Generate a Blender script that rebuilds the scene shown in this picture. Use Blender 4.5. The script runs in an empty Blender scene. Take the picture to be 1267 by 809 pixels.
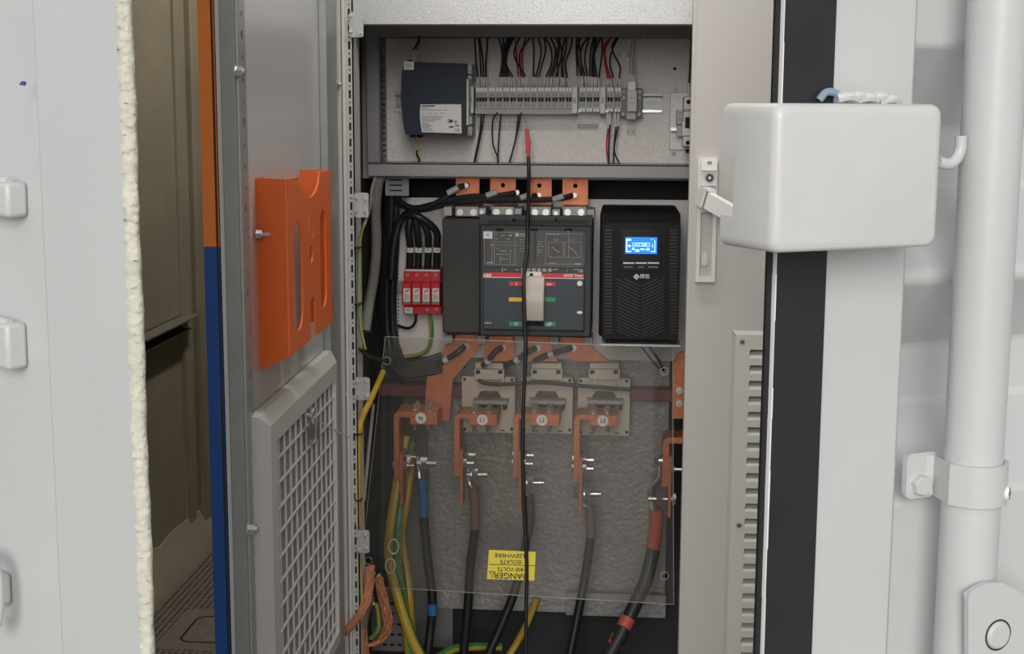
import bpy, bmesh, math, random
from math import sin, cos, pi, radians
from mathutils import Vector as V, Matrix
random.seed(7)
S = bpy.context.scene
COL = S.collection

# ------------------------------------------------------------------ camera, sky, exposure
F_PX, W, H = 1750.0, 1267, 809
CAM = V((0.20, -2.55, 1.30))
YAW, PITCH, ROLL = radians(4.4), math.atan(270 / 1750.0), 0.0045
FWD = V((-sin(YAW) * cos(PITCH), cos(YAW) * cos(PITCH), -sin(PITCH)))
_r = FWD.cross(V((0, 0, 1))).normalized(); _u = _r.cross(FWD)
RGT = _r * cos(ROLL) + _u * sin(ROLL); UPV = _u * cos(ROLL) - _r * sin(ROLL)
cd = bpy.data.cameras.new('camera'); co = bpy.data.objects.new('camera', cd); COL.objects.link(co)
cd.sensor_width = 36; cd.lens = F_PX / W * 36; cd.clip_start = 0.02; cd.clip_end = 200
co.matrix_world = Matrix(((RGT.x, UPV.x, -FWD.x, CAM.x), (RGT.y, UPV.y, -FWD.y, CAM.y), (RGT.z, UPV.z, -FWD.z, CAM.z), (0, 0, 0, 1)))
S.camera = co
wd = bpy.data.worlds.new('overcast_sky'); S.world = wd; wd.use_nodes = True
nt = wd.node_tree; nt.nodes.clear()
tc = nt.nodes.new('ShaderNodeTexCoord'); sx = nt.nodes.new('ShaderNodeSeparateXYZ'); rp = nt.nodes.new('ShaderNodeValToRGB')
bg = nt.nodes.new('ShaderNodeBackground'); ow = nt.nodes.new('ShaderNodeOutputWorld')
nt.links.new(tc.outputs['Generated'], sx.inputs[0]); nt.links.new(sx.outputs['Z'], rp.inputs[0])
rp.color_ramp.elements[0].position = 0.0; rp.color_ramp.elements[0].color = (0.86, 0.87, 0.88, 1)
rp.color_ramp.elements[1].position = 1.0; rp.color_ramp.elements[1].color = (1.0, 1.0, 1.0, 1)
nt.links.new(rp.outputs[0], bg.inputs[0]); bg.inputs[1].default_value = 0.50; nt.links.new(bg.outputs[0], ow.inputs[0])
sd = bpy.data.lights.new('hazy_sun', 'SUN'); so = bpy.data.objects.new('hazy_sun', sd); COL.objects.link(so)
SUN_EL, SUN_AZ = radians(18), radians(-1)      # behind the photographer, veiled by cloud
so.rotation_euler = (pi / 2 - SUN_EL, 0, SUN_AZ); sd.energy = 2.1; sd.angle = radians(33); sd.color = (1.0, 0.98, 0.95)
ld = bpy.data.lights.new('added_fill_lamp', 'AREA'); lo_l = bpy.data.objects.new('added_fill_lamp', ld); COL.objects.link(lo_l)  # added lamp out of view, brightens the cabinet front from above
ld.shape = 'RECTANGLE'; ld.size = 1.2; ld.size_y = 0.10; ld.energy = 14; ld.color = (1.0, 0.96, 0.90)
lo_l.location = (0.15, -0.78, 2.385); lo_l.rotation_euler = (radians(25), 0, 0)
l2 = bpy.data.lights.new('added_fill_lamp', 'AREA'); lo2 = bpy.data.objects.new('added_fill_lamp', l2); COL.objects.link(lo2)  # second added lamp, unseen, lifts the foam wall behind the cabinet
l2.shape = 'RECTANGLE'; l2.size = 0.10; l2.size_y = 1.2; l2.energy = 11; l2.color = (1.0, 0.94, 0.84); lo2.location = (-0.35, 1.35, 2.385)
vs = S.view_settings
S.display_settings.display_device = 'sRGB'
vs.view_transform = 'Standard'; vs.look = 'None'; vs.gamma = 1.0; vs.use_curve_mapping = False; vs.exposure = 0.16


# ------------------------------------------------------------------ survey helpers (photo measurement -> point on a known plane)
def ray(x, y): return FWD * F_PX + RGT * (x - W / 2) - UPV * (y - H / 2)
def P(x, y, Y):
    d = ray(x, y); return CAM + d * ((Y - CAM.y) / d.y)
def PX(x, y, X):
    d = ray(x, y); return CAM + d * ((X - CAM.x) / d.x)
def PL(x, y, p, n):
    d = ray(x, y); return CAM + d * ((p - CAM).dot(n) / d.dot(n))
def rect(u0, v0, u1, v1, Y):
    um, vm = (u0 + u1) / 2, (v0 + v1) / 2
    return P(u0, vm, Y).x, P(u1, vm, Y).x, P(um, v1, Y).z, P(um, v0, Y).z
def frame(o, ex, ey, ez):
    return Matrix(((ex.x, ey.x, ez.x, o.x), (ex.y, ey.y, ez.y, o.y), (ex.z, ey.z, ez.z, o.z), (0, 0, 0, 1)))


# ------------------------------------------------------------------ materials
MATS = {}
def mat(name, col, rough=0.5, metal=0.0, var=0.0, vscale=40, bump=0.0, bscale=200, emit=0.0, spec=0.5, vor=False, col2=None, coat=0.0):
    m = bpy.data.materials.new(name); m.use_nodes = True; t = m.node_tree; b = t.nodes['Principled BSDF']
    b.inputs['Base Color'].default_value = (*col, 1); b.inputs['Roughness'].default_value = rough; b.inputs['Metallic'].default_value = metal
    b.inputs['Specular IOR Level'].default_value = spec; b.inputs['Coat Weight'].default_value = coat
    c = t.nodes.new('ShaderNodeTexCoord')
    if var > 0:
        if vor:
            n = t.nodes.new('ShaderNodeTexVoronoi'); n.inputs['Scale'].default_value = vscale; out = n.outputs['Color']
        else:
            n = t.nodes.new('ShaderNodeTexNoise'); n.inputs['Scale'].default_value = vscale; n.inputs['Detail'].default_value = 5; out = n.outputs['Fac']
        t.links.new(c.outputs['Object'], n.inputs['Vector'])
        r = t.nodes.new('ShaderNodeValToRGB')
        lo = col2 if col2 else tuple(x * (1 - var) for x in col)
        hi = col if col2 else tuple(min(1, x * (1 + var)) for x in col)
        r.color_ramp.elements[0].color = (*lo, 1); r.color_ramp.elements[1].color = (*hi, 1)
        r.color_ramp.elements[0].position = 0.25; r.color_ramp.elements[1].position = 0.75
        t.links.new(out, r.inputs[0]); t.links.new(r.outputs[0], b.inputs['Base Color'])
    if bump > 0:
        n2 = t.nodes.new('ShaderNodeTexNoise'); n2.inputs['Scale'].default_value = bscale; n2.inputs['Detail'].default_value = 4
        t.links.new(c.outputs['Object'], n2.inputs['Vector'])
        bp = t.nodes.new('ShaderNodeBump'); bp.inputs['Strength'].default_value = bump; bp.inputs['Distance'].default_value = 0.002
        t.links.new(n2.outputs['Fac'], bp.inputs['Height']); t.links.new(bp.outputs[0], b.inputs['Normal'])
    if emit > 0:
        b.inputs['Emission Color'].default_value = (*col, 1); b.inputs['Emission Strength'].default_value = emit
    MATS[name] = m; return m
WHITE = mat('white_container_paint', (0.565, 0.575, 0.57), 0.38, var=0.03, vscale=9, bump=0.12, bscale=120)
WHITE2 = mat('white_gloss_paint', (0.62, 0.615, 0.605), 0.34, var=0.02, vscale=30, bump=0.22, bscale=60)
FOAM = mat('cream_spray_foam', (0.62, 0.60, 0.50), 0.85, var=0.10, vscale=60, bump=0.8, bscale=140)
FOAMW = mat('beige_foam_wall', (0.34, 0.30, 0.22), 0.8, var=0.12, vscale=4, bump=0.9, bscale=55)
RUB = mat('black_rubber', (0.017, 0.018, 0.020), 0.5, var=0.15, vscale=25)
RUBL = mat('black_rubber_lip', (0.012, 0.012, 0.013), 0.45)
GREY = mat('light_grey_powder_coat', (0.50, 0.478, 0.455), 0.42, bump=0.06, bscale=400)
GREYP = mat('pale_grey_plastic', (0.66, 0.66, 0.65), 0.35)
GREYD = mat('filter_grey_plastic', (0.60, 0.58, 0.565), 0.5)
FILT = mat('filter_mat', (0.27, 0.25, 0.235), 0.95, var=0.05, vscale=250, bump=0.3, bscale=500)
PANEL = mat('door_inner_paint', (0.56, 0.555, 0.55), 0.28, bump=0.02, bscale=300)
GALV = mat('galvanised_steel', (0.50, 0.50, 0.50), 0.48, 0.5, var=0.07, vscale=420, vor=True, bump=0.25, bscale=330)
GALVW = mat('warm_galvanised_plate', (0.74, 0.69, 0.66), 0.6, 0.1, var=0.07, vscale=420, vor=True, bump=0.3, bscale=330)
GALVS = mat('smooth_galvanised_rail', (0.36, 0.385, 0.375), 0.42, 0.4, var=0.06, vscale=30)
HAM = mat('hammered_grey_panel', (0.30, 0.29, 0.28), 0.45, 0.3, var=0.10, vscale=90, bump=1.0, bscale=110)
STEEL = mat('zinc_steel', (0.62, 0.62, 0.61), 0.32, 0.85)
STEELD = mat('dull_steel', (0.26, 0.25, 0.235), 0.45, 0.6, var=0.1, vscale=120)
COPPER = mat('copper', (0.66, 0.235, 0.115), 0.45, 0.5, var=0.12, vscale=70, col2=(0.50, 0.165, 0.08))
BRAID = mat('copper_braid', (0.55, 0.23, 0.12), 0.45, 0.6, var=0.3, vscale=300, bump=0.8, bscale=500)
ORANGE = mat('orange_enamel', (0.86, 0.165, 0.035), 0.38)
EDGEO = mat('orange_skin', (0.92, 0.25, 0.04), 0.4)
EDGEB = mat('blue_skin', (0.015, 0.09, 0.36), 0.4)
SEAM = mat('dark_seam', (0.03, 0.025, 0.02), 0.7)
DUCT = mat('grey_trunking', (0.30, 0.288, 0.288), 0.42)
DARK = mat('black_hole', (0.006, 0.006, 0.006), 0.9)
BODY = mat('charcoal_breaker', (0.052, 0.053, 0.056), 0.5, spec=0.35, bump=0.05, bscale=300)
BODYF = mat('slate_breaker_face', (0.048, 0.058, 0.068), 0.4, spec=0.35)
COVERP = mat('dark_label_window', (0.075, 0.07, 0.067), 0.3, var=0.2, vscale=12)
BLK = mat('black_plastic', (0.006, 0.006, 0.007), 0.55, spec=0.25)
BLKG = mat('black_gloss_plastic', (0.008, 0.008, 0.010), 0.15)
CABLE = mat('black_cable', (0.016, 0.016, 0.017), 0.42)
CABLEG = mat('worn_black_cable', (0.03, 0.03, 0.031), 0.5, var=0.3, vscale=60)
NAVY = mat('navy_power_supply', (0.013, 0.021, 0.040), 0.5, spec=0.3)
LABEL = mat('white_label', (0.72, 0.70, 0.68), 0.5)
LABELW = mat('bright_white_label', (0.84, 0.84, 0.83), 0.5)
INK = mat('black_ink', (0.03, 0.03, 0.03), 0.6)
INKG = mat('grey_ink', (0.28, 0.27, 0.265), 0.6)
PRW = mat('white_print', (0.62, 0.62, 0.60), 0.5)
PRG = mat('faint_print', (0.46, 0.45, 0.43), 0.5)
PRGREEN = mat('green_print', (0.16, 0.27, 0.11), 0.5)
RED = mat('red_plastic', (0.60, 0.02, 0.03), 0.35)
REDS = mat('red_stripe', (0.62, 0.03, 0.04), 0.4)
REDI = mat('red_insulator', (0.20, 0.045, 0.05), 0.5)
REDH = mat('red_heatshrink', (0.55, 0.12, 0.08), 0.5)
REDW = mat('red_wire', (0.50, 0.02, 0.03), 0.4)
GREENS = mat('green_mark', (0.02, 0.26, 0.12), 0.4)
YELM = mat('yellow_mark', (0.75, 0.48, 0.04), 0.4)
LEVER = mat('beige_lever', (0.44, 0.39, 0.33), 0.4)
BEIGE = mat('beige_transformer', (0.66, 0.59, 0.50), 0.5, bump=0.04, bscale=300)
TERM = mat('grey_terminal', (0.42, 0.41, 0.40), 0.5)
TERMD = mat('dark_terminal', (0.17, 0.165, 0.16), 0.5)
SLEEVE = mat('grey_sleeve', (0.70, 0.67, 0.65), 0.5)
YEL = mat('yellow_cable', (0.52, 0.34, 0.035), 0.42)
GRN = mat('green_cable', (0.05, 0.28, 0.09), 0.42)
BLUE = mat('blue_sleeve', (0.03, 0.15, 0.38), 0.5)
BROWN = mat('brown_sleeve', (0.20, 0.13, 0.09), 0.5)
SIGN = mat('yellow_sign', (0.86, 0.70, 0.06), 0.5)
HOSE = mat('grey_hose', (0.24, 0.225, 0.20), 0.7, var=0.25, vscale=400, bump=0.5, bscale=500)
MAT_ = mat('brown_floor_mat', (0.20, 0.175, 0.15), 0.7, var=0.15, vscale=40)
FLOORM = mat('dark_floor', (0.035, 0.03, 0.028), 0.8, var=0.3, vscale=6)
GROUND = mat('concrete_ground', (0.34, 0.33, 0.32), 0.85, var=0.12, vscale=2, bump=0.3, bscale=30)
CABIN = mat('cabinet_inside_paint', (0.17, 0.165, 0.16), 0.5, 0.1)
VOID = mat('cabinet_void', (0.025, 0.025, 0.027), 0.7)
STRING = mat('clear_string', (0.75, 0.72, 0.68), 0.4)
BLUEINK = mat('blue_marker', (0.05, 0.07, 0.25), 0.6)
SCREEN = mat('screen_blue', (0.005, 0.16, 0.95), 0.3, emit=1.0)
SCRW = mat('screen_segments', (0.55, 0.85, 1.0), 0.3, emit=1.0)
CREAMT = mat('dusty_cream', (0.60, 0.56, 0.46), 0.9)
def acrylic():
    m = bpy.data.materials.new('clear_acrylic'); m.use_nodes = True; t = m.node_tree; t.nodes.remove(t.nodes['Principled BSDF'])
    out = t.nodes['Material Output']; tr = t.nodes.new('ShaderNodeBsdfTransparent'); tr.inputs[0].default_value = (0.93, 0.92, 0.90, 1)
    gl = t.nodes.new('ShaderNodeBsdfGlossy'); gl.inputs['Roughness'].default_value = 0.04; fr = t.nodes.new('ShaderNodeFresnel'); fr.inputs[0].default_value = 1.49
    df = t.nodes.new('ShaderNodeBsdfDiffuse'); df.inputs[0].default_value = (0.8, 0.78, 0.75, 1); dm = t.nodes.new('ShaderNodeMixShader'); dm.inputs[0].default_value = 0.022  # faint white diffuse mixed in to imitate reflected haze on the sheet
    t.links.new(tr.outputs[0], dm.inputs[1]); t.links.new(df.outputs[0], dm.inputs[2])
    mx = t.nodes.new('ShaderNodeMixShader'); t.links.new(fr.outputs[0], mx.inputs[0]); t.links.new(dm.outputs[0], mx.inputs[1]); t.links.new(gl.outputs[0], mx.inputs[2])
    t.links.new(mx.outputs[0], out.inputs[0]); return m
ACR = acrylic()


# ------------------------------------------------------------------ building helpers
def smooth_path(pts, n=5):
    pts = [V(p) for p in pts]
    if len(pts) < 3: return pts
    q = [pts[0] * 2 - pts[1]] + pts + [pts[-1] * 2 - pts[-2]]; out = []
    for i in range(1, len(q) - 2):
        a, b, c, d = q[i - 1:i + 3]
        for k in range(n):
            t = k / n
            out.append(0.5 * ((2 * b) + (c - a) * t + (2 * a - 5 * b + 4 * c - d) * t * t + (3 * b - a - 3 * c + d) * t ** 3))
    out.append(pts[-1]); return out

class B:
    def __init__(s, M=None): s.v = []; s.f = []; s.M = M
    def add(s, vs, fs):
        n = len(s.v); s.v += [tuple(s.M @ V(p)) if s.M else tuple(p) for p in vs]; s.f += [tuple(i + n for i in f) for f in fs]; return s
    def box(s, x0, x1, y0, y1, z0, z1):
        return s.add([(x0, y0, z0), (x1, y0, z0), (x1, y1, z0), (x0, y1, z0), (x0, y0, z1), (x1, y0, z1), (x1, y1, z1), (x0, y1, z1)],
                     [(0, 3, 2, 1), (4, 5, 6, 7), (0, 1, 5, 4), (1, 2, 6, 5), (2, 3, 7, 6), (3, 0, 4, 7)])
    def pbox(s, u0, v0, u1, v1, yf, yb):
        x0, x1, z0, z1 = rect(u0, v0, u1, v1, yf); return s.box(x0, x1, yf, yb, z0, z1)
    def prism(s, poly, vec):
        n = len(poly); vec = V(vec); a = [V(p) for p in poly]
        return s.add(a + [p + vec for p in a], [tuple(range(n))[::-1], tuple(range(n, 2 * n))] + [(i, (i + 1) % n, n + (i + 1) % n, n + i) for i in range(n)])
    def cyl(s, p, q, r, n=12, r2=None, phase=0.0):
        p, q = V(p), V(q); d = (q - p).normalized(); a = d.orthogonal().normalized(); b = d.cross(a); r2 = r if r2 is None else r2
        A = [a * cos(2 * pi * i / n + phase) + b * sin(2 * pi * i / n + phase) for i in range(n)]
        return s.add([p + x * r for x in A] + [q + x * r2 for x in A], [tuple(range(n))[::-1], tuple(range(n, 2 * n))] + [(i, (i + 1) % n, n + (i + 1) % n, n + i) for i in range(n)])
    def tube(s, pts, r, n=8, sub=5, flat=1.0):
        pts = smooth_path(pts, sub); m = len(pts); rings = []; a = None
        for i, p in enumerate(pts):
            d = (pts[min(i + 1, m - 1)] - pts[max(i - 1, 0)]).normalized()
            a = d.orthogonal().normalized() if a is None else (a - d * a.dot(d)).normalized()
            b = d.cross(a); rr = r(i / (m - 1)) if callable(r) else r
            rings += [p + a * rr * cos(2 * pi * k / n) + b * rr * flat * sin(2 * pi * k / n) for k in range(n)]
        fs = [(i * n + k, i * n + (k + 1) % n, (i + 1) * n + (k + 1) % n, (i + 1) * n + k) for i in range(m - 1) for k in range(n)]
        return s.add(rings, fs + [tuple(range(n))[::-1], tuple(range((m - 1) * n, m * n))])
    def plate(s, outer, holes, c0, c1):
        cu = bpy.data.curves.new('t', 'CURVE'); cu.dimensions = '2D'; cu.fill_mode = 'BOTH'; cu.extrude = abs(c1 - c0) / 2
        for pl in [outer] + list(holes):
            sp = cu.splines.new('POLY'); sp.points.add(len(pl) - 1); sp.use_cyclic_u = True
            for k, p in enumerate(pl): sp.points[k].co = (p[0], p[1], 0, 1)
        o = bpy.data.objects.new('t', cu); me = o.to_mesh(); z = (c0 + c1) / 2
        s.add([(v.co.x, v.co.y, v.co.z + z) for v in me.vertices], [tuple(p.vertices) for p in me.polygons])
        o.to_mesh_clear(); bpy.data.objects.remove(o); bpy.data.curves.remove(cu); return s
    def rail(s, a0, a1, z0, z1, holes, c0, c1):     # long punched strip, built hole by hole
        hs = sorted(holes, key=lambda h: sum(p[1] for p in h) / len(h)); lim = [z0]
        for p, q in zip(hs, hs[1:]): lim.append((max(v[1] for v in p) + min(v[1] for v in q)) / 2)
        lim.append(z1)
        for h, lo, hi in zip(hs, lim, lim[1:]): s.plate([(a0, lo), (a1, lo), (a1, hi), (a0, hi)], [h], c0, c1)
        return s
    def build(s, name, m, parent=None, bevel=0.0, seg=2, angle=0.7, kind=None, label=None):
        me = bpy.data.meshes.new(name); me.from_pydata(s.v, [], s.f); me.validate()
        bm = bmesh.new(); bm.from_mesh(me); bmesh.ops.recalc_face_normals(bm, faces=bm.faces); bm.to_mesh(me); bm.free()
        me.materials.append(m)
        for p in me.polygons: p.use_smooth = True
        me.set_sharp_from_angle(angle=angle)
        o = bpy.data.objects.new(name, me); COL.objects.link(o)
        if parent is not None: attach(o, parent)
        if bevel > 0:
            md = o.modifiers.new('edge', 'BEVEL'); md.width = bevel; md.segments = seg; md.limit_method = 'ANGLE'; md.angle_limit = 0.6
        if kind: o['kind'] = kind
        if label: o['label'] = label
        return o
def attach(o, parent):
    o.parent = parent
    if parent.type == 'EMPTY': o.matrix_parent_inverse = Matrix.Translation(-V(parent.location))
def thing(name, label, cat, loc, group=None):
    o = bpy.data.objects.new(name, None); COL.objects.link(o); o.location = loc; o.empty_display_size = 0.02
    o['label'] = label; o['category'] = cat
    if group: o['group'] = group
    return o
def tag(o, label, cat, group=None):
    o['label'] = label; o['category'] = cat
    if group: o['group'] = group
    return o
def struct(o): o['kind'] = 'structure'; return o
def rrect(a0, a1, b0, b1, r, n=4):
    out = []
    for cx, cy, t in ((a1 - r, b1 - r, 0), (a0 + r, b1 - r, pi / 2), (a0 + r, b0 + r, pi), (a1 - r, b0 + r, 1.5 * pi)):
        out += [(cx + r * cos(t + k * pi / 2 / n), cy + r * sin(t + k * pi / 2 / n)) for k in range(n + 1)]
    return out
def circ(a, b, r, n=14): return [(a + r * cos(2 * pi * k / n), b + r * sin(2 * pi * k / n)) for k in range(n)]
FM = lambda Y: frame(V((0, Y, 0)), V((1, 0, 0)), V((0, 0, 1)), V((0, -1, 0)))     # upright plane facing the doorway: (x, z, out)
def text(s, M, size, m, parent, name='lettering', align='CENTER', bold=0.0, xscale=1.0, depth=0.0004):
    cu = bpy.data.curves.new('t', 'FONT'); cu.body = s; cu.size = size; cu.align_x = align; cu.align_y = 'CENTER'; cu.resolution_u = 3
    cu.extrude = depth; cu.offset = bold * size
    o = bpy.data.objects.new('t', cu); COL.objects.link(o); bpy.context.view_layer.update()
    me = bpy.data.meshes.new_from_object(o.evaluated_get(bpy.context.evaluated_depsgraph_get()))
    bpy.data.objects.remove(o); bpy.data.curves.remove(cu)
    me.transform(M @ Matrix.Diagonal((xscale, 1, 1, 1))); me.materials.clear(); me.materials.append(m); me.name = name
    t = bpy.data.objects.new(name, me); COL.objects.link(t); attach(t, parent); return t
def ptext(s, u, v, Y, hpx, m, parent, **k):
    p = P(u, v, Y); q = P(u, v + hpx, Y)
    return text(s, frame(p, V((1, 0, 0)), V((0, 0, 1)), V((0, -1, 0))), (p.z - q.z), m, parent, **k)
def pprint_(rects, Y, m, parent, name='print', th=0.0005, **k):
    b = B()
    for r in rects: b.pbox(*r, Y - th, Y + th)
    return b.build(name, m, parent, **k)
def pscrew(u, v, Y, rpx, parent, h=0.004, name='screw', m=None, n=12, inner=True):
    c = P(u, v, Y); r = rpx * (Y - CAM.y) / F_PX
    b = B().cyl(c + V((0, 0.002, 0)), c - V((0, h, 0)), r, n)
    if inner: b.cyl(c - V((0, h, 0)), c - V((0, h + 0.002, 0)), r * 0.62, 6)
    return b.build(name, m or STEEL, parent)
def phole(u, v, Y, rpx, parent, name='hole'):
    c = P(u, v, Y); r = rpx * (Y - CAM.y) / F_PX
    return B().cyl(c + V((0, 0.002, 0)), c - V((0, 0.0006, 0)), r, 12).build(name, DARK, parent)
def pp(pts, ys):
    if not isinstance(ys, (list, tuple)): ys = [ys] * len(pts)
    out = [P(p[0], p[1], y) for p, y in zip(pts, ys)]
    if len(out) > 1 and pts[-1][1] >= 809:                              # runs on below the frame, down to the cabinet bottom
        d = (out[-1] - out[-2]).normalized(); e = out[-1] + d * 0.08
        out += [V((e.x, e.y, max(e.z, 0.2))), V((e.x, e.y, 0.13))]
    return out
ONES = ['zeroth', 'first', 'second', 'third', 'fourth', 'fifth', 'sixth', 'seventh', 'eighth', 'ninth', 'tenth', 'eleventh', 'twelfth', 'thirteenth', 'fourteenth', 'fifteenth', 'sixteenth', 'seventeenth', 'eighteenth', 'nineteenth']
def nth(i):
    if i < 20: return ONES[i]
    t = {2: 'twent', 3: 'thirt', 4: 'fort'}[i // 10]; return t + 'ieth' if i % 10 == 0 else t + 'y-' + ONES[i % 10]

# ================================================================== THE SETTING
struct(B().box(-14, 14, -16, 14, -0.25, -0.20).build('ground', GROUND))
struct(B().box(-1.10, 1.36, -1.0, 3.6, -0.14, 0.0).build('floor', FLOORM))
struct(B().box(-1.12, 1.36, -1.0, 3.6, 2.45, 2.55).build('ceiling', WHITE))
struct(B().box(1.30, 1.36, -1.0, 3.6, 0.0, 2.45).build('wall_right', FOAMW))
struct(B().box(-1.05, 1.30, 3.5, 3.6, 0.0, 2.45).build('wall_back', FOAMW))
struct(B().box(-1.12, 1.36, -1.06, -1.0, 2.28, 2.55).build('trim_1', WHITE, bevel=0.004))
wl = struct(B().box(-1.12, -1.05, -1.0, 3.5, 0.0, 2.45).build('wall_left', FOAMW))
def wy(u, X=-1.045): return PX(u, 300, X).y
rb = B()
for u0, u1, d in ((222, 231, 0.012), (238, 300, 0.02)):
    rb.box(-1.06, -1.05 + d, wy(u0), wy(u1) if u1 < 280 else 3.5, 0, 2.45)
rb.build('rib', FOAMW, wl, bevel=0.006)
sk = B()
zs = [0.0, 0.03, 0.075, 0.11]
prev = None; vs_, fs_ = [], []
N = 60
for i in range(N + 1):
    y = -0.9 + i * 4.3 / N; j = random.uniform(-0.006, 0.006)
    vs_ += [(-0.985 + j, y, 0.0), (-0.99 + j, y, 0.025 + j), (-1.02, y, 0.06 + 2 * j), (-1.045, y, 0.115 + 2 * j), (-1.07, y, 0.115), (-1.07, y, 0.0)]
for i in range(N):
    for k in range(6): fs_.append((i * 6 + k, i * 6 + (k + 1) % 6, i * 6 + 6 + (k + 1) % 6, i * 6 + 6 + k))
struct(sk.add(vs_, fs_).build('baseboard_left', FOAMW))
t = thing('added_strip_light', 'added unseen white strip light under the container roof just inside the doors', 'light', (0.15, -0.78, 2.45))  # added fixture to go with the front fill lamp
B().box(-0.47, 0.77, -0.84, -0.72, 2.405, 2.45).build('housing', WHITE, t, bevel=0.003)
B().box(-0.45, 0.75, -0.83, -0.73, 2.392, 2.405).build('diffuser', mat('added_lamp_diffuser', (1.0, 0.96, 0.9), 0.5, emit=2.0), t, bevel=0.003)
t = thing('added_strip_light', 'added unseen white strip light deeper under the container roof, behind the cabinet', 'light', (-0.35, 1.35, 2.45))  # added fixture to go with the rear fill lamp
B().box(-0.41, -0.29, 0.73, 1.97, 2.405, 2.45).build('housing', WHITE, t, bevel=0.003)
B().box(-0.40, -0.30, 0.75, 1.95, 2.392, 2.405).build('diffuser', MATS['added_lamp_diffuser'], t, bevel=0.003)
# steel ledge on the foam wall
ra = B(); ya, yb = 0.2, PX(236, 390, -1.03).y
zt, zb2 = PX(200, 405, -1.03).z, PX(200, 422, -1.03).z
t = thing('wall_channel', 'short dark steel channel fixed across the beige foam wall', 'channel', (-1.05, ya, zb2))
B().box(-1.05, -1.0, ya, yb, zt - 0.004, zt).build('flange', mat('dusty_steel', (0.16, 0.145, 0.12), 0.8, var=0.2, vscale=30), t)
B().box(-1.05, -1.012, ya, yb - 0.05, zb2, zb2 + 0.004).build('flange', STEELD, t)
B().box(-1.05, -1.046, ya, yb, zb2, zt).build('web', SEAM, t)
# perforated floor mat
t = thing('floor_mat', 'brown perforated mat on the container floor by the foam wall', 'mat', (-0.8, 1.3, 0))
mb = B(); x0, x1, y0, y1, p = -0.985, -0.56, 0.30, 1.9, 0.0165
nx, ny = int((x1 - x0) / p), int((y1 - y0) / p)
for i in range(nx + 1): mb.box(x0 + i * p - 0.0035, x0 + i * p + 0.0035, y0, y1, 0.0, 0.010)
for j in range(ny + 1): mb.box(x0, x1, y0 + j * p - 0.003, y0 + j * p + 0.003, 0.0, 0.0098)
mb.build('perforated_sheet', MAT_, t, kind='stuff')
hx, hy = PL(262, 775, V((0, 0, 0.011)), V((0, 0, 1))).x, PL(262, 775, V((0, 0, 0.011)), V((0, 0, 1))).y
B(frame(V((hx, hy, 0)), V((1, 0, 0)), V((0, 1, 0)), V((0, 0, 1)))).plate(rrect(-0.10, 0.14, -0.16, 0.12, 0.03), [], 0.0, 0.0115).build('solid_patch', MAT_, t)
B(frame(V((hx, hy, 0)), V((1, 0, 0)), V((0, 1, 0)), V((0, 0, 1)))).plate(rrect(-0.055, 0.11, -0.11, 0.07, 0.03), [rrect(-0.050, 0.105, -0.105, 0.065, 0.026)], 0.0, 0.0122).build('hatch_outline', DARK, t)

# ================================================================== CONTAINER DOOR LEAVES
# right leaf: opened outward 28 degrees from its hinge on the right
TH = radians(28); E0 = P(1010, 400, -1.589)
E0 = V((E0.x, E0.y, 0)); TR = V((cos(TH), sin(TH), 0)); NR = V((sin(TH), -cos(TH), 0))
MR = frame(E0, TR, V((0, 0, 1)), NR)
def RL(u, v, o=0.0):
    q = PL(u, v, E0 + NR * o, NR); return (q - E0).dot(TR), q.z
t = thing('container_door', 'white steel container door leaf with black edge gasket, right of the cabinet', 'container door', tuple(E0 + V((0, 0, 0.1))))
B(MR).box(0.004, 0.074, 0.05, 2.35, -0.045, 0.0).build('frame_tube', WHITE, t, bevel=0.003)
prof = [(2.35, -0.012), (1.345, -0.012), (1.287, -0.075), (1.243, -0.075), (1.187, -0.012), (1.179, -0.012), (1.122, -0.075), (1.078, -0.075), (1.020, -0.012), (0.74, -0.012), (0.68, -0.055), (0.63, -0.055), (0.57, -0.012), (0.05, -0.012)]
cb = B(MR); a0, a1 = 0.072, 1.10
poly = [V((a0, z, c)) for z, c in prof] + [V((a0, 0.05, -0.085)), V((a0, 2.35, -0.085))]
cb.prism(poly, (a1 - a0, 0, 0)).build('corrugated_panel', WHITE, t, angle=0.3, bevel=0.006, seg=3)
B(MR).plate(rrect(-0.036, 0.0045, 0.05, 2.35, 0.001), [], -0.003, 0.003).build('edge_gasket', RUB, t, bevel=0.003)
B(MR).box(-0.0405, -0.0362, 0.05, 2.35, -0.003, -0.0005).build('gasket_lip', RUBL, t)
gl = B(MR)
zz = 0.06
while zz < 2.3:
    h = random.uniform(0.02, 0.05); gl.box(-0.0363 + random.uniform(-.0002, .0002), -0.0356 + random.uniform(-.0003, .0004), zz, zz + h, -0.002, 0.0034); zz += h
gl.build('sealant_bead', LABELW, t)
a, z = RL(1023, 116, 0.003)
B(MR).tube([(a - 0.008, z - 0.004, 0.006), (a - 0.004, z + 0.001, 0.008), (a + 0.004, z, 0.008), (a + 0.006, z - 0.005, 0.006)], 0.0026, 8).build('sealant_blob', mat('blue_grey_sealant', (0.25, 0.33, 0.42), 0.4), t)
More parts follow.
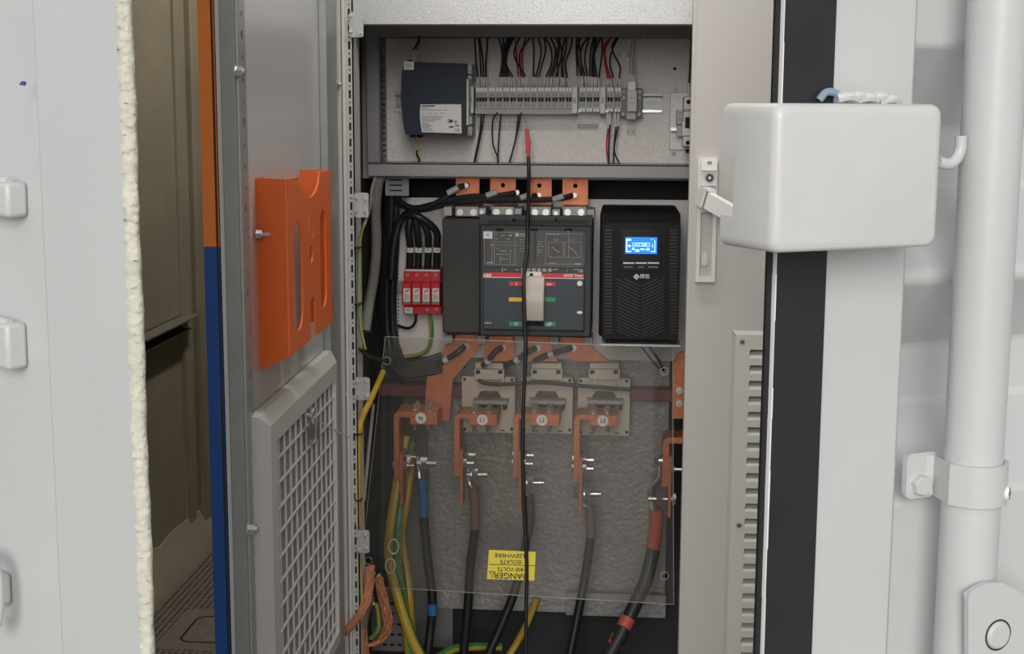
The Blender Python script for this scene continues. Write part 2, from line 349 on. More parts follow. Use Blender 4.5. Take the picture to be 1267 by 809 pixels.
# lock rod with its bracket
rodA, rodC = 0.131, 0.030
def RC(u, v): return RL(u, v, rodC)
al, _ = RL(1181, 450, rodC + 0.0); ar, _ = RL(1240, 450, rodC)
rodA, rodR = (al + ar) / 2, (ar - al) / 2 * 0.96
t = thing('lock_rod', 'white round locking rod standing upright on the right container door', 'lock rod', tuple(MR @ V((rodA, 0.06, rodC))))
B(MR).cyl((rodA, 0.06, rodC), (rodA, 2.3, rodC), rodR, 28).build('rod', WHITE, t)
z0, z1 = RC(1180, 640)[1] - 0.000, RC(1180, 585)[1]
zc, hz = RL(1200, 606, rodC + rodR)[1], 0.0145
R2 = rodR + 0.0035
band = []
for k in range(0, 19):
    an = -pi / 2 - 0.1 + k * (pi + 0.9) / 18       # wraps the front of the rod
    band.append((rodA + R2 * cos(pi - (an + pi / 2)), rodC + R2 * sin(an + pi / 2)))
aL = RL(1122, 600, 0.006)[0]
out = [(aL, 0.0058), (aL + 0.016, 0.0058), (aL + 0.021, 0.0085), (rodA - R2 * 1.0, rodC + 0.004)] + [(rodA - R2 * cos(k * pi / 12), rodC + R2 * sin(k * pi / 12)) for k in range(3, 13)] + [(rodA + R2, 0.003)]
inn = [(x, c) for x, c in [(rodA + R2 - 0.003, 0.003)] + [(rodA + (R2 - 0.003) * cos(k * pi / 12), rodC + (R2 - 0.003) * sin(k * pi / 12)) for k in range(0, 10)] + [(rodA - R2 * 1.0 + 0.003, rodC + 0.001), (aL + 0.022, 0.0055), (aL + 0.016, 0.0028), (aL, 0.0028)]]
bk = B(MR); sec = out + inn; n = len(sec)
vs_ = [(x, zc - hz, c) for x, c in sec] + [(x, zc + hz, c) for x, c in sec]
half = len(out)
fs_ = [(i, (i + 1) % n, n + (i + 1) % n, n + i) for i in range(n)]
for i in range(half - 1):
    j = n - 1 - i
    fs_ += [(i, i + 1, j - 1, j), (n + i, n + j, n + j - 1, n + i + 1)]
bk.add(vs_, fs_).build('bracket', WHITE, t, bevel=0.0008)
B(MR).plate(rrect(aL - 0.0005, aL + 0.026, zc - 0.0165, zc + 0.0165, 0.005), [], 0.001, 0.006).build('bracket_foot', WHITE, t, bevel=0.001)
ba = RL(1140, 600, 0.008)
B(MR).cyl((ba[0], ba[1], 0.005), (ba[0], ba[1], 0.0062), 0.0088, 20).cyl((ba[0], ba[1], 0.006), (ba[0], ba[1], 0.0115), 0.0080, 6, 0.0074).build('hex_bolt', WHITE, t, bevel=0.0005)
sa = RL(1231, 612, rodC + R2)
sc_c = V((rodA + R2 * 0.62, RL(1231, 612, rodC + 0.8 * R2)[1], rodC + R2 * 0.80))
dn = V((0.62, 0, 0.80)).normalized()
B(MR).cyl(sc_c - dn * 0.002, sc_c + dn * 0.0015, 0.0052, 16, 0.0045).build('screw', LABELW, t)
sl = B(MR); p1 = sc_c + dn * 0.0016; tx = V((0.80, 0, -0.62))
sl.cyl(p1 - tx * 0.0042, p1 + tx * 0.0042, 0.0004, 6).cyl(p1 - V((0, 0.0042, 0)), p1 + V((0, 0.0042, 0)), 0.0004, 6).build('screw_cross', SEAM, t)
# handle hub plate at the foot of the rod
hb = [RL(u, v, 0.056) for u, v in ((1197, 830), (1197, 735), (1207, 727), (1220, 721), (1238, 720), (1300, 752), (1300, 840))]
t = thing('door_handle_hub', 'white handle hub plate with a round rivet, low on the lock rod', 'handle', tuple(MR @ V((hb[0][0], hb[0][1], 0.03))))
B(MR).plate(hb, [], 0.0525, 0.057).build('plate', WHITE, t, bevel=0.003)
rv = RL(1236, 786, 0.058)
B(MR).cyl((rv[0], rv[1], 0.056), (rv[0], rv[1], 0.0574), 0.0114, 26).build('rivet_ring', SEAM, t)
B(MR).cyl((rv[0], rv[1], 0.056), (rv[0], rv[1], 0.0596), 0.0110, 26, 0.0088).build('rivet', WHITE, t, bevel=0.001)
# hook
hk = [RL(u, v, 0.03) for u, v in ((1160, 200), (1172, 203), (1181, 199), (1188, 186), (1189, 168))]
t = tag(B(MR).tube([(p[0], p[1], 0.03) for p in hk], 0.0040, 12).build('hook', WHITE), 'small white steel hook turned upward beside the lock box', 'hook')
# lock box
LB0, LB1 = -0.078, 0.050
zb, zt = RL(1060, 310, 0.06)[1], RL(1060, 128, 0.06)[1]
t = thing('lock_box', 'chunky white painted lock box overhanging the black door gasket', 'lock box', tuple(MR @ V((0, zb, 0))))
def hollow(M):
    pts = []
    return pts
zn0, zn1 = RL(912, 266, 0.004)[1], RL(912, 190, 0.004)[1]
lb = B(MR)
bm_sections = []
rad = 0.009
rad = 0.0068
def lbring(ins, c):
    o = rrect(LB0 + ins, LB1 - ins, zb + ins * 0.5, zt - ins, rad, 5)
    k = next(i for i, p in enumerate(o) if i and abs(p[0] - (LB0 + ins)) < 1e-6 and p[1] < (zb + zt) / 2)   # first vertex after the left edge
    mid = [(LB0 + ins, zn1), (LB0 + ins, zn1), (LB0 + ins, zn0), (LB0 + ins, zn0)]
    return [(x, z, c) for x, z in o[:k]] + [(x, z, c) for x, z in mid] + [(x, z, c) for x, z in o[k:]], k
b0, k0 = lbring(0.0, 0.0)
b0[k0 + 1] = (*b0[k0 + 1][:2], 0.0145); b0[k0 + 2] = (*b0[k0 + 2][:2], 0.0145)
rings = [b0] + [lbring(i_, c)[0] for i_, c in ((0.0, 0.0150), (0.0, 0.0535), (0.0010, 0.0568), (0.0032, 0.0592), (0.0062, 0.060))]
vs_, fs_ = [], []; n = len(rings[0])
for r_ in rings: vs_ += r_
for i in range(len(rings) - 1): fs_ += [(i * n + k, i * n + (k + 1) % n, (i + 1) * n + (k + 1) % n, (i + 1) * n + k) for k in range(n)]
fs_.append(tuple(range((len(rings) - 1) * n, len(rings) * n)))
lb.add(vs_, fs_).build('shell', WHITE2, t, angle=1.2)
B(MR).box(LB0 + 0.004, LB1 - 0.004, zb + 0.006, zt - 0.008, 0.016, 0.019).build('back_plate', WHITE2, t)
bl = B(MR)
for u, v in ((1060, 113), (1072, 112), (1085, 114), (1100, 113), (1112, 116)):
    x, z = RL(u, v + 7, 0.02); bl.tube([(x - 0.008, z - 0.001, 0.01), (x, z + 0.0006, 0.012), (x + 0.008, z - 0.001, 0.01)], 0.0034, 8)
bl.build('weld_bead', WHITE2, t)

# left leaf: opened outward 38 degrees from its hinge on the left
TL = radians(38); E1 = P(163, 400, -1.708); E1 = V((E1.x, E1.y, 0))
EX = V((cos(TL), -sin(TL), 0)); NL = V((-sin(TL), -cos(TL), 0)); ML = frame(E1, EX, V((0, 0, 1)), NL)
def LF(u, v, o=0.0):
    q = PL(u, v, E1 + NL * o, NL); return (q - E1).dot(EX), q.z
t = thing('container_door', 'white container door leaf with ragged cream foam edge, at the far left', 'container door', tuple(E1 + V((0, 0, 0.1))))
poly = [V(p) for p in ((0, 0.05, 0), (-0.102, 0.05, 0), (-0.126, 0.05, -0.018), (-1.10, 0.05, -0.018), (-1.10, 0.05, -0.045), (-0.085, 0.05, -0.045), (-0.004, 0.05, -0.004))]
B(ML).prism(poly, (0, 2.3, 0)).build('steel_skin', WHITE, t, angle=0.3, bevel=0.002)
fb = B(ML); vs_, fs_ = [], []; N = 1500
PF = [(-0.004, 0.0004), (-0.0005, 0.0006), (0.0012, -0.0006), (0.0026, -0.0022), (0.0034, -0.0040), (0.0030, -0.0058), (0.0012, -0.0078), (-0.006, -0.0115), (-0.085, -0.052)]
K = len(PF)
for i in range(N + 1):
    z = 0.05 + 2.3 * i / N; w = 0.0004 * sin(i * 0.31) + 0.0006 * sin(i * 0.07 + 1)
    for k in range(K):
        j = random.uniform(-0.0009, 0.0009)
        vs_.append((PF[k][0] + j * (k > 1) + w * (0 < k < 8), z + random.uniform(-.0012, .0012), PF[k][1] + j * 0.8))
for i in range(N):
    for k in range(K - 1): fs_.append((i * K + k, i * K + k + 1, i * K + K + k + 1, i * K + K + k))
fb.add(vs_, fs_).build('foam_edge', FOAM, t, angle=3.0)
a, z = LF(28, 103, -0.004)
B(ML).plate([(a - 0.004, z - 0.001), (a + 0.003, z - 0.0016), (a + 0.004, z + 0.001), (a, z + 0.0014)], [], -0.0045, -0.0034).build('ink_mark', BLUEINK, t)
for k, (v0, v1, lab) in enumerate(((226, 266, 'white painted steel lug, upper of two at the far left'), (402, 450, 'white painted steel lug, lower of two at the far left'))):
    c0, c1 = LF(-30, v1, 0.0), LF(4, v0, 0.0)
    t = thing('door_lug', lab, 'lug', tuple(ML @ V((c0[0], c0[1], -0.03))), 'lugs on the left container door')
    B(ML).box(c0[0], c1[0], c0[1], c1[1], -0.018, -0.002).build('body', WHITE, t, bevel=0.003)
    B(ML).tube([(c0[0] + .004, c1[1], -0.006), ((c0[0] + c1[0]) / 2, c1[1] + 0.001, -0.005), (c1[0] - .003, c1[1], -0.006)], 0.003, 8).build('weld_bead', WHITE2, t)
hp = [LF(u, v, 0.0) for u, v in ((-22, 688), (-6, 692), (2, 712), (4, 740), (1, 770), (-10, 772))]
t = thing('locking_lever', 'white curved handle end low at the far left', 'handle', tuple(ML @ V((hp[0][0], hp[0][1], 0))))
B(ML).tube([(p[0], p[1], 0.004) for p in hp], 0.0045, 10).build('grip', WHITE2, t)
p = LF(-14, 735, 0.0); B(ML).box(p[0] - 0.02, p[0] + 0.002, p[1] - 0.012, p[1] + 0.012, -0.018, 0.0).build('mount', WHITE, t, bevel=0.003)

# ================================================================== THE ELECTRICAL CABINET
YF = -0.33
XL, XR = -0.272, 0.335
cab = thing('electrical_cabinet', 'tall grey steel electrical cabinet standing open behind the container doors', 'cabinet', (0.2, -0.1, 0.0))
B().box(XL - 0.025, XL - 0.005, YF + 0.01, 0.16, 0.0, 2.1).build('side_panel', CABIN, cab)
B().box(0.80, 0.82, YF, 0.16, 0.0, 2.1).build('side_panel', GREY, cab)
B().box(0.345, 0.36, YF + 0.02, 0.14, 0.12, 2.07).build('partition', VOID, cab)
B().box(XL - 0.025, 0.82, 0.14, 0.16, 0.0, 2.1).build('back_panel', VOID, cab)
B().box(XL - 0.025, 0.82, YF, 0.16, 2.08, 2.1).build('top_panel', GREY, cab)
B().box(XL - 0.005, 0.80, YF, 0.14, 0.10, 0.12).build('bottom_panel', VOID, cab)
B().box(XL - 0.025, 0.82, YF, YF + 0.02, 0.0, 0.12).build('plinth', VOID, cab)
# front-left post: coated outer bar and slotted galvanised face
def fx(u, v=404): return P(u, v, YF).x
post = B().box(fx(419.5), fx(427.5), YF - 0.012, YF + 0.02, 0.12, 2.08).build('corner_post', GREY, cab, bevel=0.002)
B().box(fx(428.2), fx(432), YF - 0.006, YF + 0.02, 0.12, 2.08).build('seal_strip', GREYD, post, bevel=0.001)
sa, sb = fx(431.5), fx(441.2)
holes = []; z = 0.14
sm = fx(436.8)
while z < 2.05:
    holes.append([(sm - 0.0022, z), (sm + 0.0014, z), (sm + 0.0014, z + 0.0125), (sm - 0.0022, z + 0.0125)])
    holes.append(circ(sm - 0.0003, z + 0.0188, 0.0014, 8)); z += 0.025
B(FM(YF)).rail(sa, sb, 0.12, 2.08, holes, -0.002, 0.0).build('slotted_rail', GREY, cab)
B().box(sa, sb - 0.001, YF + 0.012, YF + 0.02, 0.12, 2.08).build('rail_backing', VOID, cab)
B().box(sb - 0.002, sb, YF, YF + 0.05, 0.12, 2.08).build('rail_return', GREYD, cab)
# interior side plates on the left
B().box(XL, XL + 0.003, -0.25, 0.12, 0.12, 2.05).build('side_plate', CABIN, cab)
# mounting brackets on the rail
for u0, v0, u1, v1, sc_ in ((432, 15, 449.5, 46, ((433.5, 19.5), (434, 39), (446, 41))), (438, 238.5, 456, 269, ((441, 245), (441, 262), (452, 246), (452, 262))), (440, 467, 457.5, 495, ((442, 472), (443, 489), (453, 472), (454, 490))), (441, 656, 457, 684, ((443, 664), (443, 680), (452, 662), (453, 679)))):
    x0, x1, z0, z1 = rect(u0, v0, u1, v1, YF - 0.004)
    br = B(FM(YF - 0.001)).plate(rrect(x0, x1, z0, z1, 0.004), [], 0.0, 0.003).build('bracket', GALV, cab, bevel=0.0006)
    for u, v in sc_: pscrew(u, v, YF - 0.004, 2.2, br, 0.003)
# cover plate across the top of the opening
x0, x1 = fx(439.6), fx(858) + 0.02; zc0 = P(650, 31.2, YF + 0.012).z
cp = B().box(x0, x1, YF + 0.012, YF + 0.015, zc0, 2.05).box(x0, x1, YF + 0.012, YF + 0.035, zc0, zc0 + 0.003).build('cover_plate', GALV, cab, bevel=0.0012)
pscrew(444, 20.5, YF + 0.012, 3.2, cp, 0.004)
# mounting plates
mp = B(FM(0.0)); x0, x1, z0, z1 = rect(448, -20, 870, 222, 0.0)
mp.plate([(x0, z0), (x1, z0), (x1, z1), (x0, z1)], [circ(P(835, 85, 0).x, P(835, 85, 0).z, 0.003)], -0.003, 0.0)
mp = mp.build('mounting_plate', GALVW, cab)
for u, v in ((766, 68.5), (777.5, 68)): pscrew(u, v, 0.0, 2.6, mp, 0.002, m=STEELD)
YP = 0.03
x0, x1, z0, z1 = rect(488, 246, 868, 444, YP)
zl = z0
lp = B().box(x0, x1, YP, YP + 0.003, z0, z1).build('lower_mounting_plate', GALVW, cab)
dots = B()
z = z0 + 0.01
while z < z1 - 0.01:
    c = P(492.5, 340, YP).x; dots.box(c - 0.001, c + 0.001, YP - 0.0005, YP + 0.001, z, z + 0.0035); z += 0.0068
dots.build('perforation', DARK, lp, kind='stuff')
pscrew(497, 432, YP, 2.6, lp, 0.002)
pscrew(494, 252, YP, 2.2, lp, 0.002, m=STEELD)
# hammered lower panel
YH = 0.075
x0, x1, z0, z1 = rect(530, 425, 826, 757, YH)
hp_ = B().box(x0, x1, YH, YH + 0.003, z0, z1).build('hammered_panel', HAM, cab, bevel=0.001)
B().pbox(668, 690, 700, 757, YH - 0.002, YH).build('seam_strip', HAM, hp_)
for u in (753, 775): pscrew(u, 667, YH, 5, hp_, 0.003, m=STEELD)
B().pbox(700, 735, 824, 763, YH - 0.03, YH - 0.027).build('gland_plate', HAM, cab, bevel=0.001)
# left inner sloped plates and the dark edge column
B().pbox(500, 445, 560, 800, YH + 0.02, YH + 0.023).build('inner_partition', CABIN, cab)
# slotted cable tray bits at lower left
x0, x1, z0, z1 = rect(455, 735, 500, 815, -0.10)
hl = []
for r_ in range(5):
    for c_ in range(4): hl.append(rrect(x0 + 0.006 + c_ * 0.014, x0 + 0.015 + c_ * 0.014, z0 + 0.01 + r_ * 0.02, z0 + 0.015 + r_ * 0.02, 0.002, 2))
B(FM(-0.06)).plate([(x0, z0), (x1, z0), (x1, z1), (x0, z1)], hl, 0.0, 0.002).build('slotted_tray', CABIN, cab)
# dark red busbar support across the bottom of the lower plate
tag(B().pbox(470, 478, 836, 494, 0.045, 0.075).build('busbar_support', REDI, bevel=0.002), 'dark red insulating bar running behind the current transformers', 'insulator')

# ================================================================== OPEN CABINET DOOR (left) with pocket and filter cover
AD = radians(1.1); H0 = P(412, 300, -0.35); H0 = V((H0.x, H0.y, 0))
AW = V((-sin(AD), cos(AD), 0)); ND = V((cos(AD), sin(AD), 0)); MD = frame(H0, AW, V((0, 0, 1)), ND)
def DL(u, v, t=0.0):
    q = PL(u, v, H0 + ND * t, ND); return (q - H0).dot(AW), q.z
def DE(u, v, s):                       # on the end face of the door, s from the hinge
    q = PL(u, v, H0 - AW * s, AW); return (q - H0).dot(ND), q.z
door = thing('cabinet_door', 'open grey cabinet door seen from inside, orange over blue along its edge', 'door', tuple(H0 - AW * 0.28 + V((0, 0, 0.13))))
ZD0, ZD1 = 0.14, 2.06
SE = 0.585
tq = [DE(u, 404, SE)[0] for u in (255, 272, 274.5, 277, 281.5, 300.5, 306.5)]
B(MD).box(-SE, -0.01, ZD0, ZD1, tq[2] + 0.006, 0.0).build('inner_panel', PANEL, door)
zsplit = DE(258, 305, SE)[1]
b1 = B(MD).box(-SE, -0.02, zsplit, ZD1, tq[0], tq[2]).build('outer_skin', EDGEO, door, label='orange upper half of the door edge')
b2 = B(MD).box(-SE, -0.02, ZD0, zsplit, tq[0], tq[2]).build('outer_skin', EDGEB, door, label='blue lower half of the door edge')
B(MD).box(-SE - 0.0006, -SE + 0.002, ZD0, ZD1, tq[1] - 0.0012, tq[1] + 0.0012).build('seam', SEAM, door)
B(MD).box(-SE - 0.002, -0.02, ZD0, ZD1, tq[3] - 0.0005, tq[4]).build('edge_strip', GREYP, door)
B(MD).box(-SE - 0.004, -SE + 0.03, ZD0, ZD1, tq[4], 0.0005).build('stiffener', GALVS, door, bevel=0.0015)
sA, sB = DL(291, 404, 0.0)[0], DL(304, 404, 0.0)[0]
sA, sB = -SE - 0.004, -SE + 0.03
B(MD).box(sA - 0.0005, sA + 0.006, ZD0, ZD1, tq[5] + 0.0, 0.0035).build('stiffener_lip', GALV, door, bevel=0.001)
holes = []; z = ZD0 + 0.012; k = 0
mid = sA + 0.019
while z < ZD1 - 0.03:
    if k % 4 == 1: holes.append(rrect(mid - 0.004, mid + 0.004, z, z + 0.011, 0.003, 3))
    else: holes.append(circ(mid, z + 0.004, 0.0032, 10))
    z += 0.025; k += 1
B(MD).rail(sA + 0.002, sB, ZD0, ZD1, holes, 0.0025, 0.004).build('slotted_flange', GALVS, door)
B(MD).box(sA + 0.004, sB - 0.002, ZD0, ZD1, 0.0002, 0.0008).build('flange_backing', DARK, door)
def dbolt(u, v, r=0.0065, h=0.009, t0=0.004):
    a, z = DL(u, v, t0 + h / 2)
    return B(MD).cyl((a, z, t0), (a, z, t0 + 0.0015), r * 1.25, 16).cyl((a, z, t0), (a, z, t0 + h), r, 6).cyl((a, z, t0 + h), (a, z, t0 + h + 0.003), r * 0.55, 10).build('bolt', STEEL, door)
dbolt(296, 89); dbolt(311.5, 655)
# hinge-side stiffener
h0, h1, h2 = DL(397, 250)[0], DL(410, 250)[0], DL(418.5, 250)[0]
B(MD).box(h0, h1, ZD0, ZD1, 0.0, 0.012).build('hinge_stiffener', GALVS, door, bevel=0.0015)
holes = []; z = ZD0 + 0.02
hm = (h1 + h2) / 2
while z < ZD1 - 0.03:
    holes.append(rrect(hm - 0.004, hm + 0.004, z, z + 0.012, 0.003, 3)); holes.append(circ(hm, z + 0.028, 0.003, 8)); z += 0.055
B(MD).rail(h1, h2, ZD0, ZD1, holes, 0.004, 0.006).build('hinge_flange', GALVS, door)
B(MD).box(h1, h2 - 0.001, ZD0, ZD1, 0.001, 0.002).build('flange_backing', DARK, door)
for u, v in ((417, 104), (424, 488)): dbolt(u, v, 0.006, 0.007, 0.006)

# document pocket
TP = 0.045
s0, z00 = DL(317, 220, 0.001); _, z01 = DL(322, 458, 0.001)
f0, fz1 = DL(355, 222, TP); f1, _ = DL(409, 205, TP); _, fz0 = DL(359, 441, TP)
f0b = f0
pk = thing('document_pocket', 'orange sheet steel document pocket screwed to the open cabinet door', 'document holder', tuple(MD @ V((f0, fz0, 0))))
def dp(u, v): return DL(u, v, TP)
wf = f1 - f0
scp = []
sl_, sr_ = dp(369.5, 217)[0], dp(395.5, 207)[0]
zt = fz1; sd_ = 0.030
for k in range(15):
    an = pi + k * pi / 14
    scp.append(((sl_ + sr_) / 2 + (sr_ - sl_) / 2 * cos(an), zt + sd_ * sin(an)))
ar0, ar1, arz = dp(384.8, 405)[0], dp(390.6, 400)[0], dp(387.5, 367)[1]
outer = [(f0, fz0), (ar0, fz0)] + [((ar0 + ar1) / 2 + (ar1 - ar0) / 2 * cos(q), arz - 0.01 + 0.01 * sin(q)) for q in [pi - pi * k / 8 for k in range(9)]] + [(ar1, fz0)] + [(f1, fz0), (f1, zt)] + scp[::-1] + [(f0, zt)]
def slot(aa, bb, v0, v1):
    A0, Z0 = dp(aa, v0); A1, Z1 = dp(bb, v1); return A0, A1, Z1, Z0
ls0, ls1 = dp(363.5, 340)[0], dp(374.5, 330)[0]
rs0, rs1 = dp(396.5, 320)[0], dp(403.8, 320)[0]
lz1, lz0 = dp(369, 274)[1], dp(369, 410)[1]
rz1, rz0 = dp(400, 259)[1], dp(400, 381)[1]
cc = dp(385.5, 314)
holes = [rrect(ls0, ls1, lz0, lz1, (ls1 - ls0) * 0.49, 6), rrect(rs0, rs1, rz0, rz1, (rs1 - rs0) * 0.49, 6), [(cc[0] + 0.0115 * cos(q), cc[1] + 0.0115 * sin(q)) for q in [2 * pi * k / 18 for k in range(18)]]]
B(MD).plate(outer, holes, TP - 0.0025, TP).build('front_sheet', ORANGE, pk)
B(MD).prism([(s0, z00, 0.0), (f0, zt, TP), (f0, fz0, TP), (s0, z01, 0.0)], (0.0022, 0, 0)).build('side_sheet', ORANGE, pk)
B(MD).box(s0 - 0.001, s0 + 0.03, z01, z00, 0.001, 0.003).build('fixing_flange', ORANGE, pk)
B(MD).prism([(f1, zt, TP), (f1, fz0, TP), (f1, fz0, 0.002), (f1, zt, 0.002)], (-0.0022, 0, 0)).build('side_sheet', ORANGE, pk)
B(MD).prism([(f0, fz0, TP - 0.002), (f0 + wf * 0.5, fz0, TP - 0.002), (f0 + wf * 0.5, fz0, 0.002), (s0, fz0, 0.002)], (0, 0.002, 0)).build('bottom_sheet', ORANGE, pk)
a, z = dp(385, 281)
B(MD).plate(rrect(a - 0.016, a + 0.016, z - 0.016, z + 0.016, 0.002), [rrect(a - 0.0145, a + 0.0145, z - 0.0145, z + 0.0145, 0.002)], TP - 0.001, TP + 0.0006).build('embossed_square', ORANGE, pk)
a, z = DL(327, 290, 0.012)
B(MD).cyl((a, z, 0.002), (a, z, 0.010), 0.0055, 6).cyl((a, z, 0.010), (a, z, 0.020), 0.003, 8).build('nut', STEEL, pk)

# filter cover with its grid
fc_l, fz_t = DL(311, 516, 0.004); fc_r = DL(417, 423, 0.004)[0]; fz_b = 0.45
fc_r = min(fc_r, h0 - 0.001)
fl = thing('filter_cover', 'light grey grid filter cover on the lower part of the open cabinet door', 'filter cover', tuple(MD @ V(((fc_l + fc_r) / 2, fz_b, 0))))
bw = 0.038
gi0, gi1, gz1 = fc_l + 0.055, fc_r - 0.018, fz_t - 0.042
fr = B(MD)
pr = [(0.0, 0.0), (0.0, 0.012), (0.010, 0.022)]
vs_ = []
def ringr(l, r, b_, t_, c): return [(l, b_, c), (r, b_, c), (r, t_, c), (l, t_, c)]
rr_ = [ringr(fc_l, fc_r, fz_b, fz_t, 0.001), ringr(fc_l, fc_r, fz_b, fz_t, 0.012), ringr(fc_l + 0.022, fc_r - 0.006, fz_b + 0.02, fz_t - 0.016, 0.022), ringr(gi0, gi1, fz_b + 0.04, gz1, 0.022), ringr(gi0, gi1, fz_b + 0.04, gz1, 0.008)]
for q in rr_: vs_ += q
fs_ = [(i * 4 + k, i * 4 + (k + 1) % 4, i * 4 + 4 + (k + 1) % 4, i * 4 + 4 + k) for i in range(4) for k in range(4)]
fr.add(vs_, fs_).build('cover_frame', GREYD, fl, angle=0.2)
B(MD).box(gi0, gi1, fz_b + 0.04, gz1, 0.006, 0.0160).build('filter_mat', FILT, fl)
pitch = (gi1 - gi0) / 11.6; a = gi0 + pitch * 0.8
while a < gi1 - 0.006:
    B(MD).box(a - 0.0012, a + 0.0012, fz_b + 0.04, gz1, 0.0158, 0.0185).build('vertical_bar', GREYD, fl); a += pitch
z = gz1 - 0.028
pitch = 0.0325
while z > fz_b + 0.05:
    B(MD).box(gi0, gi1, z - 0.0011, z + 0.0011, 0.0158, 0.0190).build('cross_bar', GREYD, fl); z -= pitch
# keys tied to the cover
ka, kz = DL(388, 514, 0.028)
kt = thing('key_ring', 'small split ring tied to the filter cover grid', 'key ring', tuple(MD @ V((ka, kz, 0.028))))
B(MD).tube([(ka + 0.012 * cos(q), kz + 0.011 * sin(q), 0.027 + 0.002 * sin(q)) for q in [2 * pi * k / 14 for k in range(15)]], 0.0011, 6, 2).build('ring', STEEL, kt)
for k, (du, lab) in enumerate(((0, 'left of two small steel keys hanging on the filter cover'), (3.5, 'right of two small steel keys hanging on the filter cover'))):
    a, z = DL(385.5 + du, 520, 0.026 - 0.003 * k); a2, z2 = DL(386.5 + du, 552, 0.026)
    kk = thing('key', lab, 'key', tuple(MD @ V((a, z, 0.026))), 'keys on the filter cover')
    c = 0.0235 + 0.0032 * k
    B(MD).plate(rrect(a - 0.0085, a + 0.0085, z - 0.026, z + 0.004, 0.004), [circ(a, z, 0.003, 10)], c, c + 0.002).build('bow', STEELD, kk)
    B(MD).plate([(a - 0.004, z - 0.025), (a - 0.004, z2 + 0.004), (a, z2), (a + 0.003, z2 + 0.005), (a + 0.005, z2 + 0.012), (a + 0.003, z2 + 0.016), (a + 0.005, z2 + 0.021), (a + 0.004, z - 0.025)], [], c, c + 0.002).build('blade', STEEL, kk)
a1, z1_ = DL(381, 512, 0.024)
p1 = MD @ V((a1, z1_, 0.024)); p2 = P(432, 541, YF - 0.014)
tag(B().tube([p1, (p1 + p2) / 2 + V((0, 0, -0.002)), p2], 0.0011, 6).tube([p1, MD @ V((ka - 0.004, kz - 0.004, 0.026)), MD @ V((ka + 0.003, kz - 0.012, 0.027))], 0.0014, 6).build('string', STRING), 'clear string running from the keys to the cabinet post', 'string')

# ================================================================== CLOSED DOOR ON THE RIGHT with swing handle and louvres
YD = -0.352
def gx(u, v=404): return P(u, v, YD).x
rd = thing('cabinet_door', 'closed light grey cabinet door with swing handle and louvred vent', 'door', (0.55, YD, 0.13))
xe = gx(848.6)
_l0, _zt = gx(927.5) - 0.004, P(920, 409, YD).z - 0.012
B(FM(YD)).plate([(xe + 0.006, 0.13), (0.82, 0.13), (0.82, 2.07), (xe + 0.006, 2.07)], [[(_l0, 0.31), (0.60, 0.31), (0.60, _zt), (_l0, _zt)]], -0.020, 0.0).build('door_skin', GREY, rd, bevel=0.003, seg=3)
B().box(_l0 - 0.01, 0.61, YD + 0.040, YD + 0.042, 0.30, _zt + 0.01).build('vent_backing', VOID, rd)
B().box(xe, xe + 0.012, YD + 0.004, YF + 0.004, 0.13, 2.07).build('door_lip', GREY, rd, bevel=0.0015)
# swing handle
x0, x1, z0, z1 = rect(861.5, 194.5, 886, 348, YD)
MH = FM(YD)
hd = B(MH).plate(rrect(x0, x1, z0, z1, 0.002), [rrect(x0 + 0.006, x1 - 0.006, z0 + 0.008, P(870, 262, YD).z, 0.002)], 0.0, 0.012).build('handle', GREYP, rd, bevel=0.0015)
B(MH).box(x0 + 0.004, x1 - 0.004, z0 + 0.006, z1 - 0.06, 0.0005, 0.003).build('handle_recess', GREY, hd)
xa, xb, za, zb_ = rect(866.5, 199, 886.5, 230, YD - 0.015)
B(MH).plate(rrect(xa, xb, za, zb_, 0.002), [], 0.010, 0.017).build('lock_housing', GREYP, hd, bevel=0.001)
xa2, xb2, za2, zb2_ = rect(868, 199, 887, 211, YD - 0.018)
B(MH).plate(rrect(xa2, xb2, za2, zb2_, 0.0015), [], 0.016, 0.0215).build('lock_flap', LABELW, hd, bevel=0.001)
B(MH).box(*rect(875, 199.5, 881, 203, YD - 0.022)[:2], *rect(875, 199.5, 881, 203, YD - 0.022)[2:], 0.0212, 0.0222).build('flap_mark', INKG, hd)
c = P(878, 220, YD - 0.017); cx, cz = c.x, c.z
B(MH).cyl((cx, cz, 0.016), (cx, cz, 0.0185), 0.0072, 22).build('cylinder_ring', STEELD, hd)
B(MH).cyl((cx, cz, 0.017), (cx, cz, 0.0192), 0.0048, 18).build('key_cylinder', DARK, hd)
B(MH).cyl((cx, cz, 0.017), (cx, cz, 0.0215), 0.0026, 12).build('cylinder_core', STEEL, hd)
c2 = P(871.5, 320, YD - 0.004)
B(MH).plate(rrect(c2.x - 0.0042, c2.x + 0.0042, c2.z - 0.0105, c2.z + 0.0105, 0.004, 6), [], 0.003, 0.009).build('latch_slot', STEEL, hd, bevel=0.0008)
q0, q1 = P(868, 243, YD - 0.02), P(912, 268, YD - 0.075)
